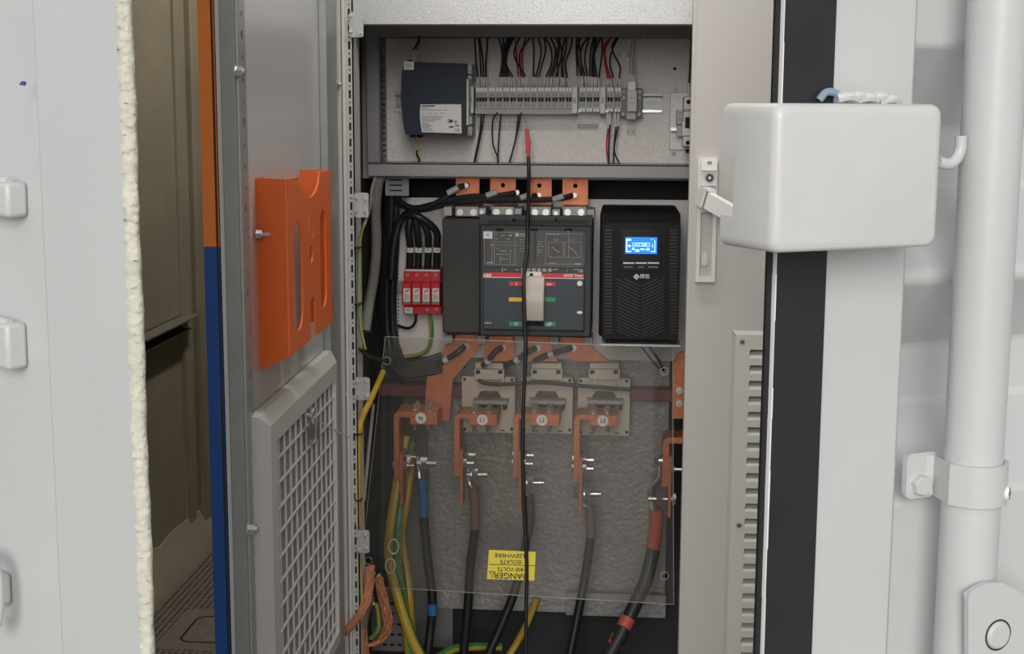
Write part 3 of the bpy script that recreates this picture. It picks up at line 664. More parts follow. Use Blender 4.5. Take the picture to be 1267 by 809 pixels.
# the lever swings out from the pivot, tilted toward lower right
dirv = (q1 - q0).normalized(); upv = V((0, 0, 1)); sidev = upv - dirv * upv.dot(dirv); sidev.normalize(); outv = dirv.cross(sidev)
if outv.y > 0: outv = -outv
MLv = Matrix(((dirv.x, sidev.x, outv.x, q0.x), (dirv.y, sidev.y, outv.y, q0.y), (dirv.z, sidev.z, outv.z, q0.z), (0, 0, 0, 1)))
Ln = (q1 - q0).length
B(MLv).plate(rrect(-0.008, 0.020, -0.0155, 0.0155, 0.009, 5), [], -0.012, 0.004).build('lever_hub', GREYP, hd, bevel=0.002)
B(MLv).plate(rrect(0.008, Ln + 0.03, -0.0125, 0.0125, 0.004, 4), [], -0.006, 0.006).build('lever', LABELW, hd, bevel=0.002)
B(MLv).plate(rrect(0.012, 0.016, -0.0142, 0.0142, 0.001, 2), [], 0.001, 0.0062).build('lever_groove', INKG, hd)
# louvred vent
x0 = gx(905.5); x1 = 0.62; zt = P(920, 409, YD).z; zb = 0.30
lv0 = gx(927.5); lv1 = x1 - 0.03
holes = []; zz = []
zA = P(935, 432, YD).z; step = (P(935, 432, YD).z - P(935, 806, YD).z) / 20.0
for k in range(26):
    a_, b_ = zA - k * step, zA - k * step - step * 0.60
    if b_ < zb + 0.01: break
    zz.append((a_, b_)); holes.append([(lv0, b_), (lv1, b_), (lv1, a_), (lv0 + 0.002, a_)])
vg = B(MH).plate([(x0 + 0.006, zb), (x1, zb), (x1, zt - 0.006), (x0 + 0.006, zt - 0.006)], holes, 0.003, 0.0045).build('vent_grille', mat('vent_grey', (0.56, 0.55, 0.50), 0.42), rd)
VG = MATS['vent_grey']
B(MH).prism([(x0, zb, 0.0), (x0 + 0.006, zb, 0.0045), (x0 + 0.006, zt - 0.006, 0.0045), (x0, zt, 0.0)], (0, 0, -0.0005)).build('vent_border', GREY, vg)
B(MH).prism([(x0, zt, 0.0), (x0 + 0.006, zt - 0.006, 0.0045), (x1, zt - 0.006, 0.0045), (x1, zt, 0.0)], (0, 0, -0.0005)).build('vent_border', GREY, vg)
B(MH).prism([(x0 + 0.0005, zt - 0.001, 0.0015), (x0 + 0.0055, zt - 0.0065, 0.0052), (x0 + 0.0062, zt - 0.0062, 0.0052), (x0 + 0.0012, zt - 0.0007, 0.0015)], (0, 0, 0.0005)).build('mitre_gap', SEAM, vg)
for a_, b_ in zz:
    h = a_ - b_
    sec = [(b_, 0.0046), (b_ + h * 0.12, 0.0045), (b_ + h * 0.3, 0.0030), (b_ + h * 0.5, -0.002), (b_ + h * 0.75, -0.012), (b_ + h * 1.0, -0.030)]
    poly = [V((lv0, z, c)) for z, c in sec] + [V((lv0, z, c - 0.0012)) for z, c in sec[::-1]]
    B(MH).prism(poly, (lv1 - lv0, 0, 0)).prism([V((lv0 + 0.0002, z, c)) for z, c in sec] + [V((lv0, a_, 0.0032)), V((lv0, b_, 0.0032))], (-0.0008, 0, 0)).build('louvre', VG, vg)
for u, v in ((918.5, 423), (914.5, 650)):
    c = P(u, v, YD - 0.0045); B(MH).cyl((c.x, c.z, 0.004), (c.x, c.z, 0.0062), 0.0046, 16, 0.0038).build('screw', STEELD, vg)
    B(MH).cyl((c.x, c.z, 0.005), (c.x, c.z, 0.0066), 0.0018, 6).build('screw_recess', DARK, vg)

# ================================================================== UPPER COMPARTMENT
YT = -0.07
def duct_fingers(b, lo, hi, fn, pitch=0.0102, w=0.0062):
    z = lo
    while z < hi: fn(b, z, min(z + w, hi)); z += pitch
# top trunking
t = thing('cable_trunking', 'grey slotted cable trunking running along the top of the terminal compartment', 'cable trunking', (0, 0, P(650, 45, YT).z))
x0, x1, z0, z1 = rect(452, 10, 866, 45.5, YT)
B().box(x0, x1, YT, YT + 0.003, z0, z1).build('cover', DUCT, t, bevel=0.001)
b = B(); duct_fingers(b, x0, x1, lambda b, a, c: b.box(a, c, YT + 0.006, -0.002, z0 - 0.0, z0 + 0.002)); b.build('fingers', DUCT, t, kind='stuff')
B().box(x0, x1, -0.003, -0.001, z0, z1).build('base', DUCT, t)
# left trunking
t = thing('cable_trunking', 'grey slotted cable trunking standing upright left of the power supply', 'cable trunking', (P(461, 200, YT).x, 0, P(461, 200, YT).z))
x0, x1, za, zb_ = rect(452.5, 44, 470.3, 200.5, YT)
B().box(x0, x1, YT, YT + 0.003, za, zb_).build('cover', DUCT, t, bevel=0.001)
B().box(x0, x0 + 0.002, YT, -0.001, za, zb_).build('side_wall', DUCT, t)
b = B(); duct_fingers(b, za, zb_, lambda b, a, c: b.box(x1 - 0.002, x1, YT + 0.004, -0.008, a, c)); b.box(x1 - 0.002, x1, YT, YT + 0.02, za, zb_); b.build('fingers', DUCT, t, kind='stuff')
B().box(x0, x1 + 0.0, -0.008, -0.001, za, zb_).build('base', DUCT, t)
# bottom trunking
t = thing('cable_trunking', 'grey slotted cable trunking running below the terminal row', 'cable trunking', (0, 0, P(650, 218, YT).z))
x0, x1, z0, z1 = rect(455, 202.5, 868, 219.5, YT)
B().box(x0, x1, YT, YT + 0.003, z0, z1).box(x0, x1, YT - 0.001, YT + 0.004, z0, z0 + 0.003).build('cover', mat('trunking_cover', (0.36, 0.345, 0.35), 0.4), t, bevel=0.001)
b = B(); duct_fingers(b, x0, x1, lambda b, a, c: b.box(a, c, YT + 0.045, -0.004, z1 - 0.003, z1)); b.box(x0, x1, YT, YT + 0.045, z1 - 0.003, z1 - 0.001); b.build('fingers', MATS['trunking_cover'], t, kind='stuff')
B().box(x0, x1, -0.004, -0.001, z0, z1).build('base', DUCT, t)
B().box(x0, x1, YT, -0.001, z0, z0 + 0.002).build('bottom', DUCT, t)
# short upright trunking behind the cable bundle
t = thing('cable_trunking', 'short slotted cable trunking end below the grey tray, left of the busbars', 'cable trunking', tuple(P(492, 242, -0.02)))
x0, x1, z0, z1 = rect(477, 215, 506, 242, -0.03)
B(FM(-0.03)).plate([(x0, z0), (x1, z0), (x1, z1), (x0, z1)], [[(x0 + 0.007, z1 - 0.012 - k * 0.0095), (x1 - 0.012, z1 - 0.012 - k * 0.0095), (x1 - 0.012, z1 - 0.0095 - k * 0.0095), (x0 + 0.007, z1 - 0.0095 - k * 0.0095)] for k in range(3)], 0, 0.002).build('cover', DUCT, t)
B().box(x0, x1, -0.028, -0.026, z0, z1).build('base', DARK, t)
# DIN rail
t = thing('mounting_rail', 'galvanised mounting rail carrying the terminal row', 'rail', (0, 0, P(650, 122, 0).z))
x0, x1, z0, z1 = rect(489, 115, 819, 138.5, -0.008)
zc_ = (z0 + z1) / 2
B(FM(0)).plate([(x0, z0 + 0.006), (x1, z0 + 0.006), (x1, z1 - 0.006), (x0, z1 - 0.006)], [rrect(x1 - 0.027, x1 - 0.006, zc_ - 0.003, zc_ + 0.003, 0.0028), rrect(x0 + 0.004, x0 + 0.010, zc_ - 0.003, zc_ + 0.003, 0.0028)], 0.001, 0.002).build('rail_web', GALVS, t)
B().box(x0, x1, -0.009, -0.0078, z0, z0 + 0.006).box(x0, x1, -0.009, -0.0015, z0 + 0.005, z0 + 0.006).build('rail_flange', STEEL, t)
B().box(x0, x1, -0.009, -0.0078, z1 - 0.006, z1).box(x0, x1, -0.009, -0.0015, z1 - 0.006, z1 - 0.005).build('rail_flange', GALVS, t)
# power supply
YS = -0.105
ps = thing('power_supply', 'dark blue power supply block with a white rating label, on the rail', 'power supply', tuple(P(537, 168, 0)))
x0, x1, z0, z1 = rect(497, 76.5, 577, 168, YS)
out = [P(u, v, YS) for u, v in ((499.5, 76.5), (576.5, 78.5), (576.5, 168), (501.5, 166.5), (498, 147), (495.8, 120), (497, 92))]
pol = [(p.x, p.z) for p in out]
B(FM(YS)).plate(pol, [], -0.085, 0.0).build('housing', NAVY, ps, bevel=0.0012)
lab = [P(u, v, YS) for u, v in ((520.5, 129), (570.6, 129), (571.2, 165), (522, 163.5), (520, 150), (519.6, 138))]
lo = B(FM(YS)).plate([(p.x, p.z) for p in lab], [], 0.0, 0.0006).build('rating_label', LABEL, ps)
ink = []
rows = [(131, [(522, 537)]), (134, [(522, 530)]), (136.2, [(522, 526), (527, 528), (530, 535), (536, 541), (542, 546), (548, 553)]), (140.2, [(522, 526), (528, 529), (531, 534), (537, 540), (544, 550)]), (144, [(522, 527), (528, 536), (537, 542), (543, 548)]), (146, [(522, 532), (533, 546)]), (148, [(522, 545)]), (150, [(522, 538)]), (152.4, [(522, 530)]), (154.2, [(522, 533)]), (156, [(522, 534)]), (157.8, [(523, 532)]), (159.6, [(523, 534)]), (161.4, [(523, 536)])]
for v, xs in rows:
    for a, c in xs: ink.append((a, v - 0.45, c, v + 0.45))
pprint_(ink, YS - 0.0006, INKG, lo, 'print')
pprint_([(522, 130.3, 538, 131.8), (556, 148, 560, 151.5), (555.5, 156, 561, 158)], YS - 0.0007, INK, lo, 'print')
B(FM(YS - 0.0006)).plate(circ(P(556.5, 150, YS).x, P(556.5, 150, YS).z, 0.0035), [circ(P(556.5, 150, YS).x, P(556.5, 150, YS).z, 0.0026)], 0, 0.0005).build('mark', INK, lo)
pprint_([(562, 149, 565.5, 152.5), (562.5, 154, 568, 156.5)], YS - 0.0006, INKG, lo, 'print')
ptext('UL', 556.5, 150, YS - 0.0008, 3.0, INK, lo); ptext('CE', 565.7, 161.2, YS - 0.0008, 4.6, INK, lo, bold=0.01)
b = B().pbox(499.5, 76, 512, 86.3, YS - 0.0008, YS + 0.001).build('id_tag', LABELW, ps)
ptext('211', 505.7, 81.2, YS - 0.001, 5.0, INK, b)
B().pbox(577, 98, 579.5, 155, YS + 0.012, -0.02).build('connector_strip', LABEL, ps)
for v0, v1 in ((79, 92), (93, 98), (144, 154), (156, 168)): B().pbox(577, v0, 584, v1, YS + 0.03, -0.012).build('terminal_plug', TERM, ps, bevel=0.001)
for v in (82, 88, 160, 165): pscrew(580.5, v, YS + 0.03, 2.0, ps, 0.002, m=STEELD, n=10)
for q in ((504, 74, 509, 77), (507, 167, 512, 170), (516, 167, 521, 170)): B().pbox(*q, YS + 0.02, YS + 0.05).build('latch', BLK, ps)
phole(505, 116.5, YS, 1.3, ps)
def wire(pts, ys, m, name, label, cat, group, r=0.0015, sleeve=None, sm=None, n=6):
    w = thing(name, label, cat, tuple(P(pts[-1][0], pts[-1][1], ys if not isinstance(ys, (list, tuple)) else ys[-1])), group)
    B().tube(pp(pts, ys), r, n, 4).build('insulation', m, w)
    if sleeve: B().tube(pp(*sleeve), r * 1.25, n, 3).build('marker_sleeve', sm or SLEEVE, w)
    return w
wire([(518, 44), (517, 52), (514, 58), (511, 63)], -0.07, CABLE, 'supply_wire', 'black wire entering the power supply from above', 'wire', 'wires above the power supply', sleeve=([(511, 62), (511, 75)], -0.075))
wire([(520, 45), (519, 52), (516, 58), (514.5, 63)], -0.066, REDW, 'supply_wire', 'red wire entering the power supply from above', 'wire', 'wires above the power supply', sleeve=([(514.5, 62), (514, 75)], -0.07))
wire([(514, 169), (516, 178), (518, 186), (517, 190)], -0.07, YEL, 'supply_wire', 'yellow wire leaving the power supply below', 'wire', 'wires below the power supply', r=0.0012)
wire([(516, 186), (516, 192), (519, 198), (517, 201)], -0.066, CABLE, 'supply_wire', 'short black wire end under the power supply', 'wire', 'wires below the power supply', r=0.0022)
# end stops and terminals
YE = -0.047
def end_stop(u0, u1, v0, v1, txt, lab):
    e = thing('end_stop', lab, 'end stop', tuple(P((u0 + u1) / 2, v1, 0)), 'white end stops on the terminal rail')
    B().pbox(u0, v0, u1, v1, YE, -0.01).build('body', LABEL, e, bevel=0.001)
    B().pbox(u0 + 0.5, v1 - 1, u1 - 0.5, v1 + 3, YE + 0.012, -0.004).build('foot', TERMD, e)
    p = P((u0 + u1) / 2, (v0 + v1) / 2, YE - 0.0006)
    text(txt, frame(p, V((0, 0, 1)), V((-1, 0, 0)), V((0, -1, 0))), 0.007, INK, e)
end_stop(579.5, 585.8, 107, 140, '001', 'white end stop between the power supply and the terminals')
end_stop(708, 714.5, 107.5, 140.5, '002', 'white end stop between the long and short terminal groups')
end_stop(742.5, 749, 107.5, 140.5, '003', 'white end stop just left of the terminals with red wires')
proto = thing('terminal_block', '-', 'terminal block', (0, 0, 0), 'terminal blocks on the rail')
wz = P(650, 108, YE).z - P(650, 138, YE).z
tw = 0.00485
B().prism([(0, YE + 0.006, 0), (0, YE + 0.006, wz * 0.10), (0, YE + 0.002, wz * 0.12), (0, YE + 0.002, wz * 0.40), (0, YE + 0.007, wz * 0.41), (0, YE + 0.007, wz * 0.58), (0, YE, wz * 0.59), (0, YE, wz), (0, -0.008, wz), (0, -0.008, 0)], (tw, 0, 0)).build('body', TERM, proto)
B().box(0.0004, tw - 0.0004, YE - 0.0014, YE + 0.001, wz * 0.83, wz * 0.985).build('marker_tag', LABELW, proto)
B().box(0.0006, tw - 0.0006, YE + 0.0055, YE + 0.0078, wz * 0.42, wz * 0.57).build('jumper_slot', DARK, proto)
B().box(0.0012, tw - 0.0010, YE - 0.0006, YE + 0.001, wz * 0.62, wz * 0.78).box(0.0012, tw - 0.0012, YE + 0.0012, YE + 0.003, wz * 0.20, wz * 0.36).build('screw_well', TERMD, proto)
B().cyl((tw * 0.62, YE + 0.001, wz * 0.72), (tw * 0.62, YE - 0.0011, wz * 0.72), 0.0012, 8).cyl((tw * 0.62, YE + 0.002, wz * 0.30), (tw * 0.62, YE + 0.0004, wz * 0.30), 0.0012, 8).build('clamp_screw', STEELD, proto)
low_tag = B().box(0.0004, tw - 0.0004, YE - 0.0006, YE + 0.003, wz * 0.0, wz * 0.13)
pxs = [588.8 + 3.45 * k for k in range(4)]
for k in range(12): pxs += [605.2 + 8.62 * k, 605.2 + 8.62 * k + 3.6]
nA = len(pxs)
for k in range(3): pxs += [717.0 + 8.6 * k, 717.0 + 8.6 * k + 3.6]
nB = len(pxs)
for k in range(2): pxs += [751 + 9.3 * k, 751 + 9.3 * k + 3.7]
low_me = None
for i, u in enumerate(pxs):
    p = P(u, 138, YE)
    if i == 0: r_ = proto; kids = None
    else:
        r_ = proto.copy(); COL.objects.link(r_)
        wide = (i >= 4 and (i - 4) % 2 == 1)
        for ch in [c for c in proto.children if c.name.split('.')[0] != 'lower_tag']:
            c2 = ch.copy(); COL.objects.link(c2); c2.parent = r_
            if ch.name.split('.')[0] == 'body': c2.scale.x = 1.75 if i == 3 else 1.42 if wide else 1.0
    r_.location = (p.x, 0, p.z)
    if i < nA: l = nth(i + 1) + ' grey terminal from the left in the long row beside the power supply'
    elif i < nB: l = nth(i - nA + 1) + ' grey terminal from the left between the second and third end stops'
    else: l = nth(i - nB + 1) + ' terminal right of the third end stop, beside the network coupler'
    r_['label'] = l
    if i >= nA:
        if low_me is None: lo_ = low_tag.build('lower_tag', LABELW); low_me = lo_.data
        else: lo_ = bpy.data.objects.new('lower_tag', low_me); COL.objects.link(lo_)
        lo_.parent = r_
x0, x1, z0, z1 = rect(588, 134, 708, 141, YE + 0.01)
tag(B().box(x0, x1, YE + 0.008, -0.006, z0, z1).build('terminal_base_strip', TERM), 'grey base strip running under the long terminal row', 'strip')
# wires from the top trunking down to the terminals (x at top, middle points, x at end)
UPW = [
 ('b', [(587.3, 45), (588.5, 70), (591.2, 96)], 592), ('b', [(592, 45), (593.5, 62), (595.5, 96)], 596), ('b', [(592.8, 45), (597, 70), (598.5, 96)], 599), ('b', [(603.5, 45), (602.5, 62), (601, 80), (601.5, 96)], 602.5),
 ('b', [(616.3, 45), (620.5, 60), (621, 78), (618.5, 96)], 620), ('b', [(622.5, 45), (622.8, 62), (622, 80), (621.5, 96)], 622), ('b', [(630, 45), (624, 58), (623, 78), (624.5, 96)], 626), ('b', [(632, 45), (625, 62), (624, 78), (627.5, 96)], 630), ('b', [(635, 45), (627, 60), (625, 78), (630.5, 96)], 634), ('b', [(636.5, 45), (628.5, 62), (626.5, 80), (635, 96)], 637),
 ('r', [(637, 45), (639, 65), (641.5, 96)], 643), ('b', [(643.8, 45), (636.5, 62), (638.5, 75), (650.5, 95)], 654), ('r', [(650.5, 45), (646.5, 65), (646.5, 82), (648, 97)], 651), ('b', [(657.5, 45), (645, 62), (643, 76), (645.5, 96)], 647),
 ('b', [(659, 45), (660.5, 60), (660, 96)], 661), ('b', [(665.5, 45), (669.5, 62), (667, 80), (662.5, 96)], 665), ('b', [(673, 45), (675, 62), (671, 78), (666, 96)], 669),
 ('b', [(674, 45), (682, 62), (682, 80), (675, 96)], 673), ('b', [(680, 45), (687, 60), (685, 80), (678.5, 96)], 677), ('b', [(687, 45), (692, 60), (688, 80), (682, 96)], 681), ('b', [(690, 45), (695, 62), (692, 80), (687, 96)], 685), ('b', [(694, 45), (689, 66), (690, 82), (690, 96)], 689), ('b', [(700, 45), (696, 62), (695, 80), (695, 96)], 694), ('b', [(701, 45), (700, 62), (696, 80), (697.5, 97)], 698), ('b', [(708.5, 45), (706, 60), (699.5, 78), (702, 97)], 705),
 ('b', [(714, 45), (713, 62), (714.5, 95)], 718), ('b', [(715, 45), (718, 65), (720, 95)], 721), ('b', [(718.5, 45), (714.5, 62), (716, 80), (719, 95)], 720), ('b', [(728.5, 45), (720, 58), (718, 72), (724, 95)], 726), ('b', [(729.5, 45), (723.5, 70), (727, 95)], 730), ('b', [(735, 45), (730.5, 65), (729.5, 95)], 731), ('b', [(736.5, 45), (733, 70), (732.5, 96)], 733), ('b', [(739, 45), (735, 66), (738.5, 96)], 737), ('b', [(743.5, 45), (735, 68), (735, 96)], 736), ('b', [(744, 45), (745, 62), (741, 97)], 740.5),
 ('r', [(756, 45), (747.5, 58), (748, 74), (752, 98)], 753), ('r', [(757.5, 45), (748.5, 60), (750, 78), (755, 98)], 756.5), ('b', [(765, 45), (757.5, 62), (754.5, 78), (759, 97)], 762), ('b', [(764, 45), (757, 60), (767, 82), (766, 98)], 766.5)]
nb = nr_ = 0
for k, (c, pts, ex) in enumerate(UPW):
    yw = -0.040 - 0.004 * (k % 3)
    if c == 'b': nb += 1; lab = nth(nb) + ' black wire from the left above the terminal row'
    else: nr_ += 1; lab = nth(nr_) + ' red wire from the left above the terminal row'
    e = pts[-1]
    wire(pts, yw, CABLE if c == 'b' else REDW, 'control_wire', lab, 'wire', 'control wires above the terminals', 0.00165, sleeve=([(e[0], e[1] - 0.5), ((e[0] + ex) / 2 + 0.2, (e[1] + 109) / 2), (ex, 109)], [yw, yw, -0.036]))
DNW = [('b', [(595.7, 139), (593.5, 165), (586.5, 201)], 0), ('b', [(599.3, 139), (595, 165), (587.5, 201)], 0), ('b', [(615.6, 139), (609.5, 150), (610, 178), (615.7, 194), (616.6, 201)], 0), ('b', [(620, 139), (617.7, 163), (616, 194), (616.3, 201)], 0), ('b', [(641.8, 139), (637.6, 174), (630, 201)], 0), ('b', [(645, 139), (639, 168), (630.5, 201)], 0),
       ('r', [(752.5, 158), (750.5, 181), (752.7, 203)], 752), ('b', [(754.8, 153), (753.3, 180), (753.3, 203)], 754.5), ('b', [(762, 156), (759.8, 180), (759, 203)], 760.5), ('b', [(765, 155), (759.8, 185), (766.8, 203)], 765)]
nb = 0
for k, (c, pts, ex) in enumerate(DNW):
    if c == 'b': nb += 1; lab = nth(nb) + ' black wire from the left below the terminal row'
    else: lab = 'red wire running down below the terminal row'
    yw = -0.034 - 0.003 * (k % 3)
    wire(pts, yw, CABLE if c == 'b' else REDW, 'control_wire', lab, 'wire', 'control wires below the terminals', 0.0015, sleeve=(([(ex, 139.5), ((ex + pts[0][0]) / 2, 148), (pts[0][0], pts[0][1] + 1)], yw) if ex else None))
# network coupler
t = thing('network_coupler', 'grey network coupler on the rail at the right end of the terminals', 'coupler', tuple(P(781, 148, 0)))
B().pbox(768.5, 109, 794.5, 145, YE + 0.014, -0.008).build('carrier', TERMD, t, bevel=0.001)
B().pbox(776, 111.5, 788, 138, YE - 0.006, YE + 0.016).build('socket', mat('coupler_grey', (0.55, 0.53, 0.52), 0.45), t, bevel=0.001)
B().pbox(775, 138, 787, 148, YE + 0.006, YE + 0.016).build('latch', TERM, t, bevel=0.001)
for u, v in ((771.5, 114), (771.5, 121), (771, 141), (791.5, 114), (791.5, 121), (791, 141)): pscrew(u, v, YE + 0.014, 1.9, t, 0.002, m=STEELD, n=10)
pprint_([(778, 121, 786, 121.6), (778, 127, 786, 127.6)], YE - 0.006, INKG, t)
t = thing('network_cable', 'grey network cable plugged into the coupler from above', 'cable', tuple(P(781, 111, -0.06)))
B().tube(pp([(785.5, 44), (782.5, 60), (781.5, 80), (781.5, 92)], -0.055), 0.0034, 10).build('cable', TERM, t)
B().prism([P(778.8, 92, -0.055), P(784.2, 92, -0.055), P(786.5, 101, -0.055), P(777, 101, -0.055)], (0, 0.006, 0)).build('strain_relief', TERM, t)
B().pbox(777, 101, 786.5, 112, YE - 0.010, YE).build('plug', LABELW, t, bevel=0.0008)
# labels printed on / stuck to the plate
t = thing('plate_label', 'small outlined label on the plate under the network coupler', 'label', tuple(P(781, 163, 0)))
B().pbox(776.3, 160, 786, 167.3, -0.0008, 0.0).build('sticker', GALVW, t)
pprint_([(776.3, 160, 786, 160.5), (776.3, 166.8, 786, 167.3), (776.3, 160, 776.8, 167.3), (785.5, 160, 786, 167.3)], -0.0008, INK, t)
ptext('R-45', 781.2, 163.7, -0.0012, 4.0, INK, t, bold=0.01)
t = thing('marking_strip', 'long faint clear marking strip on the plate under the terminals', 'label', tuple(P(650, 158, 0)))
B().pbox(590, 150.3, 741, 161.5, -0.0006, 0.0).build('strip', mat('clear_strip', (0.54, 0.515, 0.495), 0.4), t)
ln = [(591, 150.4, 657, 150.8), (591, 156.3, 657, 156.6), (591, 160.8, 657, 161.2)] + [(591 + 6.6 * k, 150.4, 591.4 + 6.6 * k, 161) for k in range(11)]
for k in range(6): ln += [(658.5 + 8.6 * k, 156, 663 + 8.6 * k, 156.4), (658.5 + 8.6 * k, 153.5, 658.9 + 8.6 * k, 156.4), (662.6 + 8.6 * k, 153.5, 663 + 8.6 * k, 156.4), (660 + 8.6 * k, 158.2, 661.5 + 8.6 * k, 158.8)]
pprint_(ln, -0.0007, INKG, t)
B().pbox(714.5, 153.7, 739.5, 159.2, -0.0011, 0).build('label_patch', INKG, t)
ptext('10131415161718', 727, 156.6, -0.0013, 3.2, LABEL, t)
# small breaker on its plate, half behind the door
t = thing('circuit_breaker', 'small white circuit breaker on a galvanised plate, partly behind the grey door', 'circuit breaker', tuple(P(848, 187, 0)))
B().pbox(828.5, 114, 870, 186, -0.006, -0.001).build('carrier_plate', GALV, t, bevel=0.001)
B().pbox(827, 106, 872, 114, -0.002, 0).build('tab', GALVW, t); B().pbox(827, 186, 872, 196, -0.002, 0).build('tab', GALVW, t)
for u, v in ((836, 110), (833.5, 190)): pscrew(u, v, -0.002, 2.7, t, 0.003, m=STEELD)
B().pbox(845.5, 119.5, 872, 181, -0.062, -0.01).build('housing', LABEL, t, bevel=0.0015)
B().pbox(844, 150, 872, 168, -0.068, -0.05).build('nose', LABEL, t, bevel=0.001)
B().pbox(846, 135, 872, 138.3, -0.0626, -0.06).build('brand_stripe', REDS, t)
ptext('ABB', 849.5, 136.6, -0.0632, 2.8, LABELW, t, bold=0.01)
B().pbox(848, 145, 853, 158, -0.074, -0.06).build('toggle', BLK, t, bevel=0.001)
for v in (126, 176.5, 187): phole(852 - (v - 126) * 0.02, v, -0.0625, 2.6, t, 'terminal_hole')
B().pbox(837, 136, 845, 154, -0.03, -0.006).build('auxiliary_terminal', TERM, t, bevel=0.001)
for v in (140, 147): pscrew(841, v, -0.03, 2.3, t, 0.002, m=STEELD, n=10)
B().pbox(830, 158, 846, 162, -0.02, -0.006).build('spring_clip', STEEL, t); B().pbox(837, 155, 846, 169, -0.026, -0.006).build('foot', TERM, t)
wire([(856, 40), (855, 60), (853.5, 90), (852.5, 105)], -0.05, CABLE, 'supply_wire', 'black wire running down to the small circuit breaker', 'wire', None, 0.002, sleeve=([(852.5, 103), (852, 120)], -0.05))

# ================================================================== LOWER COMPARTMENT
YB = -0.12
# upper copper bars behind the breaker head
for k, (u0, u1, l) in enumerate(((564, 593, 'leftmost copper bar above the main breaker'), (606.5, 638, 'second copper bar from the left above the main breaker'), (652, 682.5, 'third copper bar from the left above the main breaker'), (696, 727.5, 'rightmost copper bar above the main breaker'))):
    t = thing('copper_bar', l, 'busbar', tuple(P((u0 + u1) / 2, 256, -0.02)), 'copper bars above the main breaker')
    x0, x1, z0, z1 = rect(u0, 215, u1, 256, -0.03)
    B(FM(-0.03)).plate([(x0, z0), (x1, z0), (x1, z1), (x0, z1)], [circ((x0 + x1) / 2, P(600, 229, -0.03).z, 0.004)], -0.008, 0.0).build('bar', COPPER, t, bevel=0.0008)
# main breaker
mb_ = thing('main_breaker', 'large charcoal four pole main breaker with red stripe and beige lever', 'main breaker', tuple(P(640, 415, YP)))
B().pbox(547.5, 270.5, 594, 412, YB + 0.018, YP).build('side_pole', mat('warm_charcoal', (0.050, 0.047, 0.044), 0.55, spec=0.3), mb_, bevel=0.002)
B().pbox(592.5, 266.5, 733, 279, YB + 0.02, YP).build('arc_chute', BODY, mb_, bevel=0.001)
b = B()
for k in range(40): b.pbox(605 + k * 3.1, 272, 606.2 + k * 3.1, 276.5, YB + 0.0185, YB + 0.022)
b.build('arc_vents', DARK, mb_, kind='stuff')
for u in (636, 688.5): phole(u, 272, YB + 0.02, 2.2, mb_)
B().pbox(593.5, 279, 732, 416.5, YB, YP).build('housing', BODY, mb_, bevel=0.003)
YB1 = YB - 0.012
B().pbox(597.5, 284.5, 722.5, 331.5, YB - 0.006, YB).build('label_window', COVERP, mb_, bevel=0.001)
B().pbox(597.5, 331.5, 723, 338, YB - 0.005, YB).build('lower_band', BODYF, mb_)
fc = B().pbox(597.8, 337.5, 723, 408.5, YB1, YB).build('front_face', BODYF, mb_, bevel=0.0015)
B().pbox(598, 337.8, 722.5, 343.3, YB1 - 0.0008, YB1 + 0.002).build('red_stripe', REDS, mb_)
B().pbox(598, 343.3, 722.5, 344.3, YB1 - 0.0006, YB1 + 0.002).build('white_line', LABEL, mb_)
ptext('ABB', 602.8, 340.7, YB1 - 0.001, 5.2, LABELW, mb_, bold=0.012, xscale=1.15)
ptext('SACE Tmax', 709.5, 341, YB1 - 0.001, 4.6, LABELW, mb_, bold=0.01, xscale=1.05)
b = B().pbox(598, 286.3, 609.3, 295, YB - 0.0068, YB - 0.005).build('id_tag', LABELW, mb_)
ptext('01', 603.6, 290.6, YB - 0.007, 4.2, INK, b)
G = []
def box_l(u0, v0, u1, v1, w=0.35): return [(u0, v0, u1, v0 + w), (u0, v1 - w, u1, v1), (u0, v0, u0 + w, v1), (u1 - w, v0, u1, v1)]
G += box_l(611.5, 287, 637.5, 327.5) + box_l(675, 289, 723, 327) + box_l(678.5, 299.5, 697, 318.5) + box_l(698.5, 299.5, 719, 318.5) + box_l(599, 295, 609, 327)
G += [(613, 290, 615, 290.8), (620, 291, 625, 291.8), (630, 290.5, 633, 291.3), (613.5, 295.5, 616, 296.2), (627, 295.5, 631, 296.2), (606, 302.7, 610.5, 303.3), (613, 314.3, 632, 314.8), (619, 310, 627, 310.6), (617, 320, 629, 320.5)]
G += [(619, 316, 619.4, 326), (631, 316, 631.4, 326), (615, 307, 616.5, 308), (631, 309, 632, 312)]
G += [(642, 289.2, 651, 290.4), (642, 292, 652, 292.6), (643, 296.2, 647, 297), (644, 299.5, 648, 300.1), (666, 298.5, 672, 299), (665, 301.5, 671, 302), (665, 304.5, 673, 305), (666, 309, 672, 309.5), (666, 311.8, 671, 312.3), (665, 304, 665.4, 316), (676, 289.5, 693, 290.2), (701, 286, 705, 286.8), (703.6, 287, 704, 318), (680, 325, 687, 325.6), (682, 316.5, 682.4, 318), (690, 316.5, 690.4, 318)]
pprint_(G, YB - 0.006, PRG, mb_, 'printed_diagram')
pprint_([(612.5, 298.8 + 0 * k, 612.5, 299) for k in range(1)] + [(613 + 3.1 * k, 299, 615 + 3.1 * k, 300.3) for k in range(8)] + [(613 + 3.1 * k, 302.8, 615 + 3.1 * k, 304.1) for k in range(8)] + [(640 + 3 * k, 303, 642 + 3 * k, 304.3) for k in range(6)] + [(643 + 3 * k, 306.8, 645 + 3 * k, 308) for k in range(5)] + [(643 + 3 * k, 310.4, 645 + 3 * k, 311.6) for k in range(5)], YB - 0.0063, PRGREEN, mb_, 'printed_dashes')
pprint_([(638.3, 288.2, 641.4, 292.6), (630, 290.5, 633, 292)], YB - 0.0063, PRW, mb_, 'printed_mark')
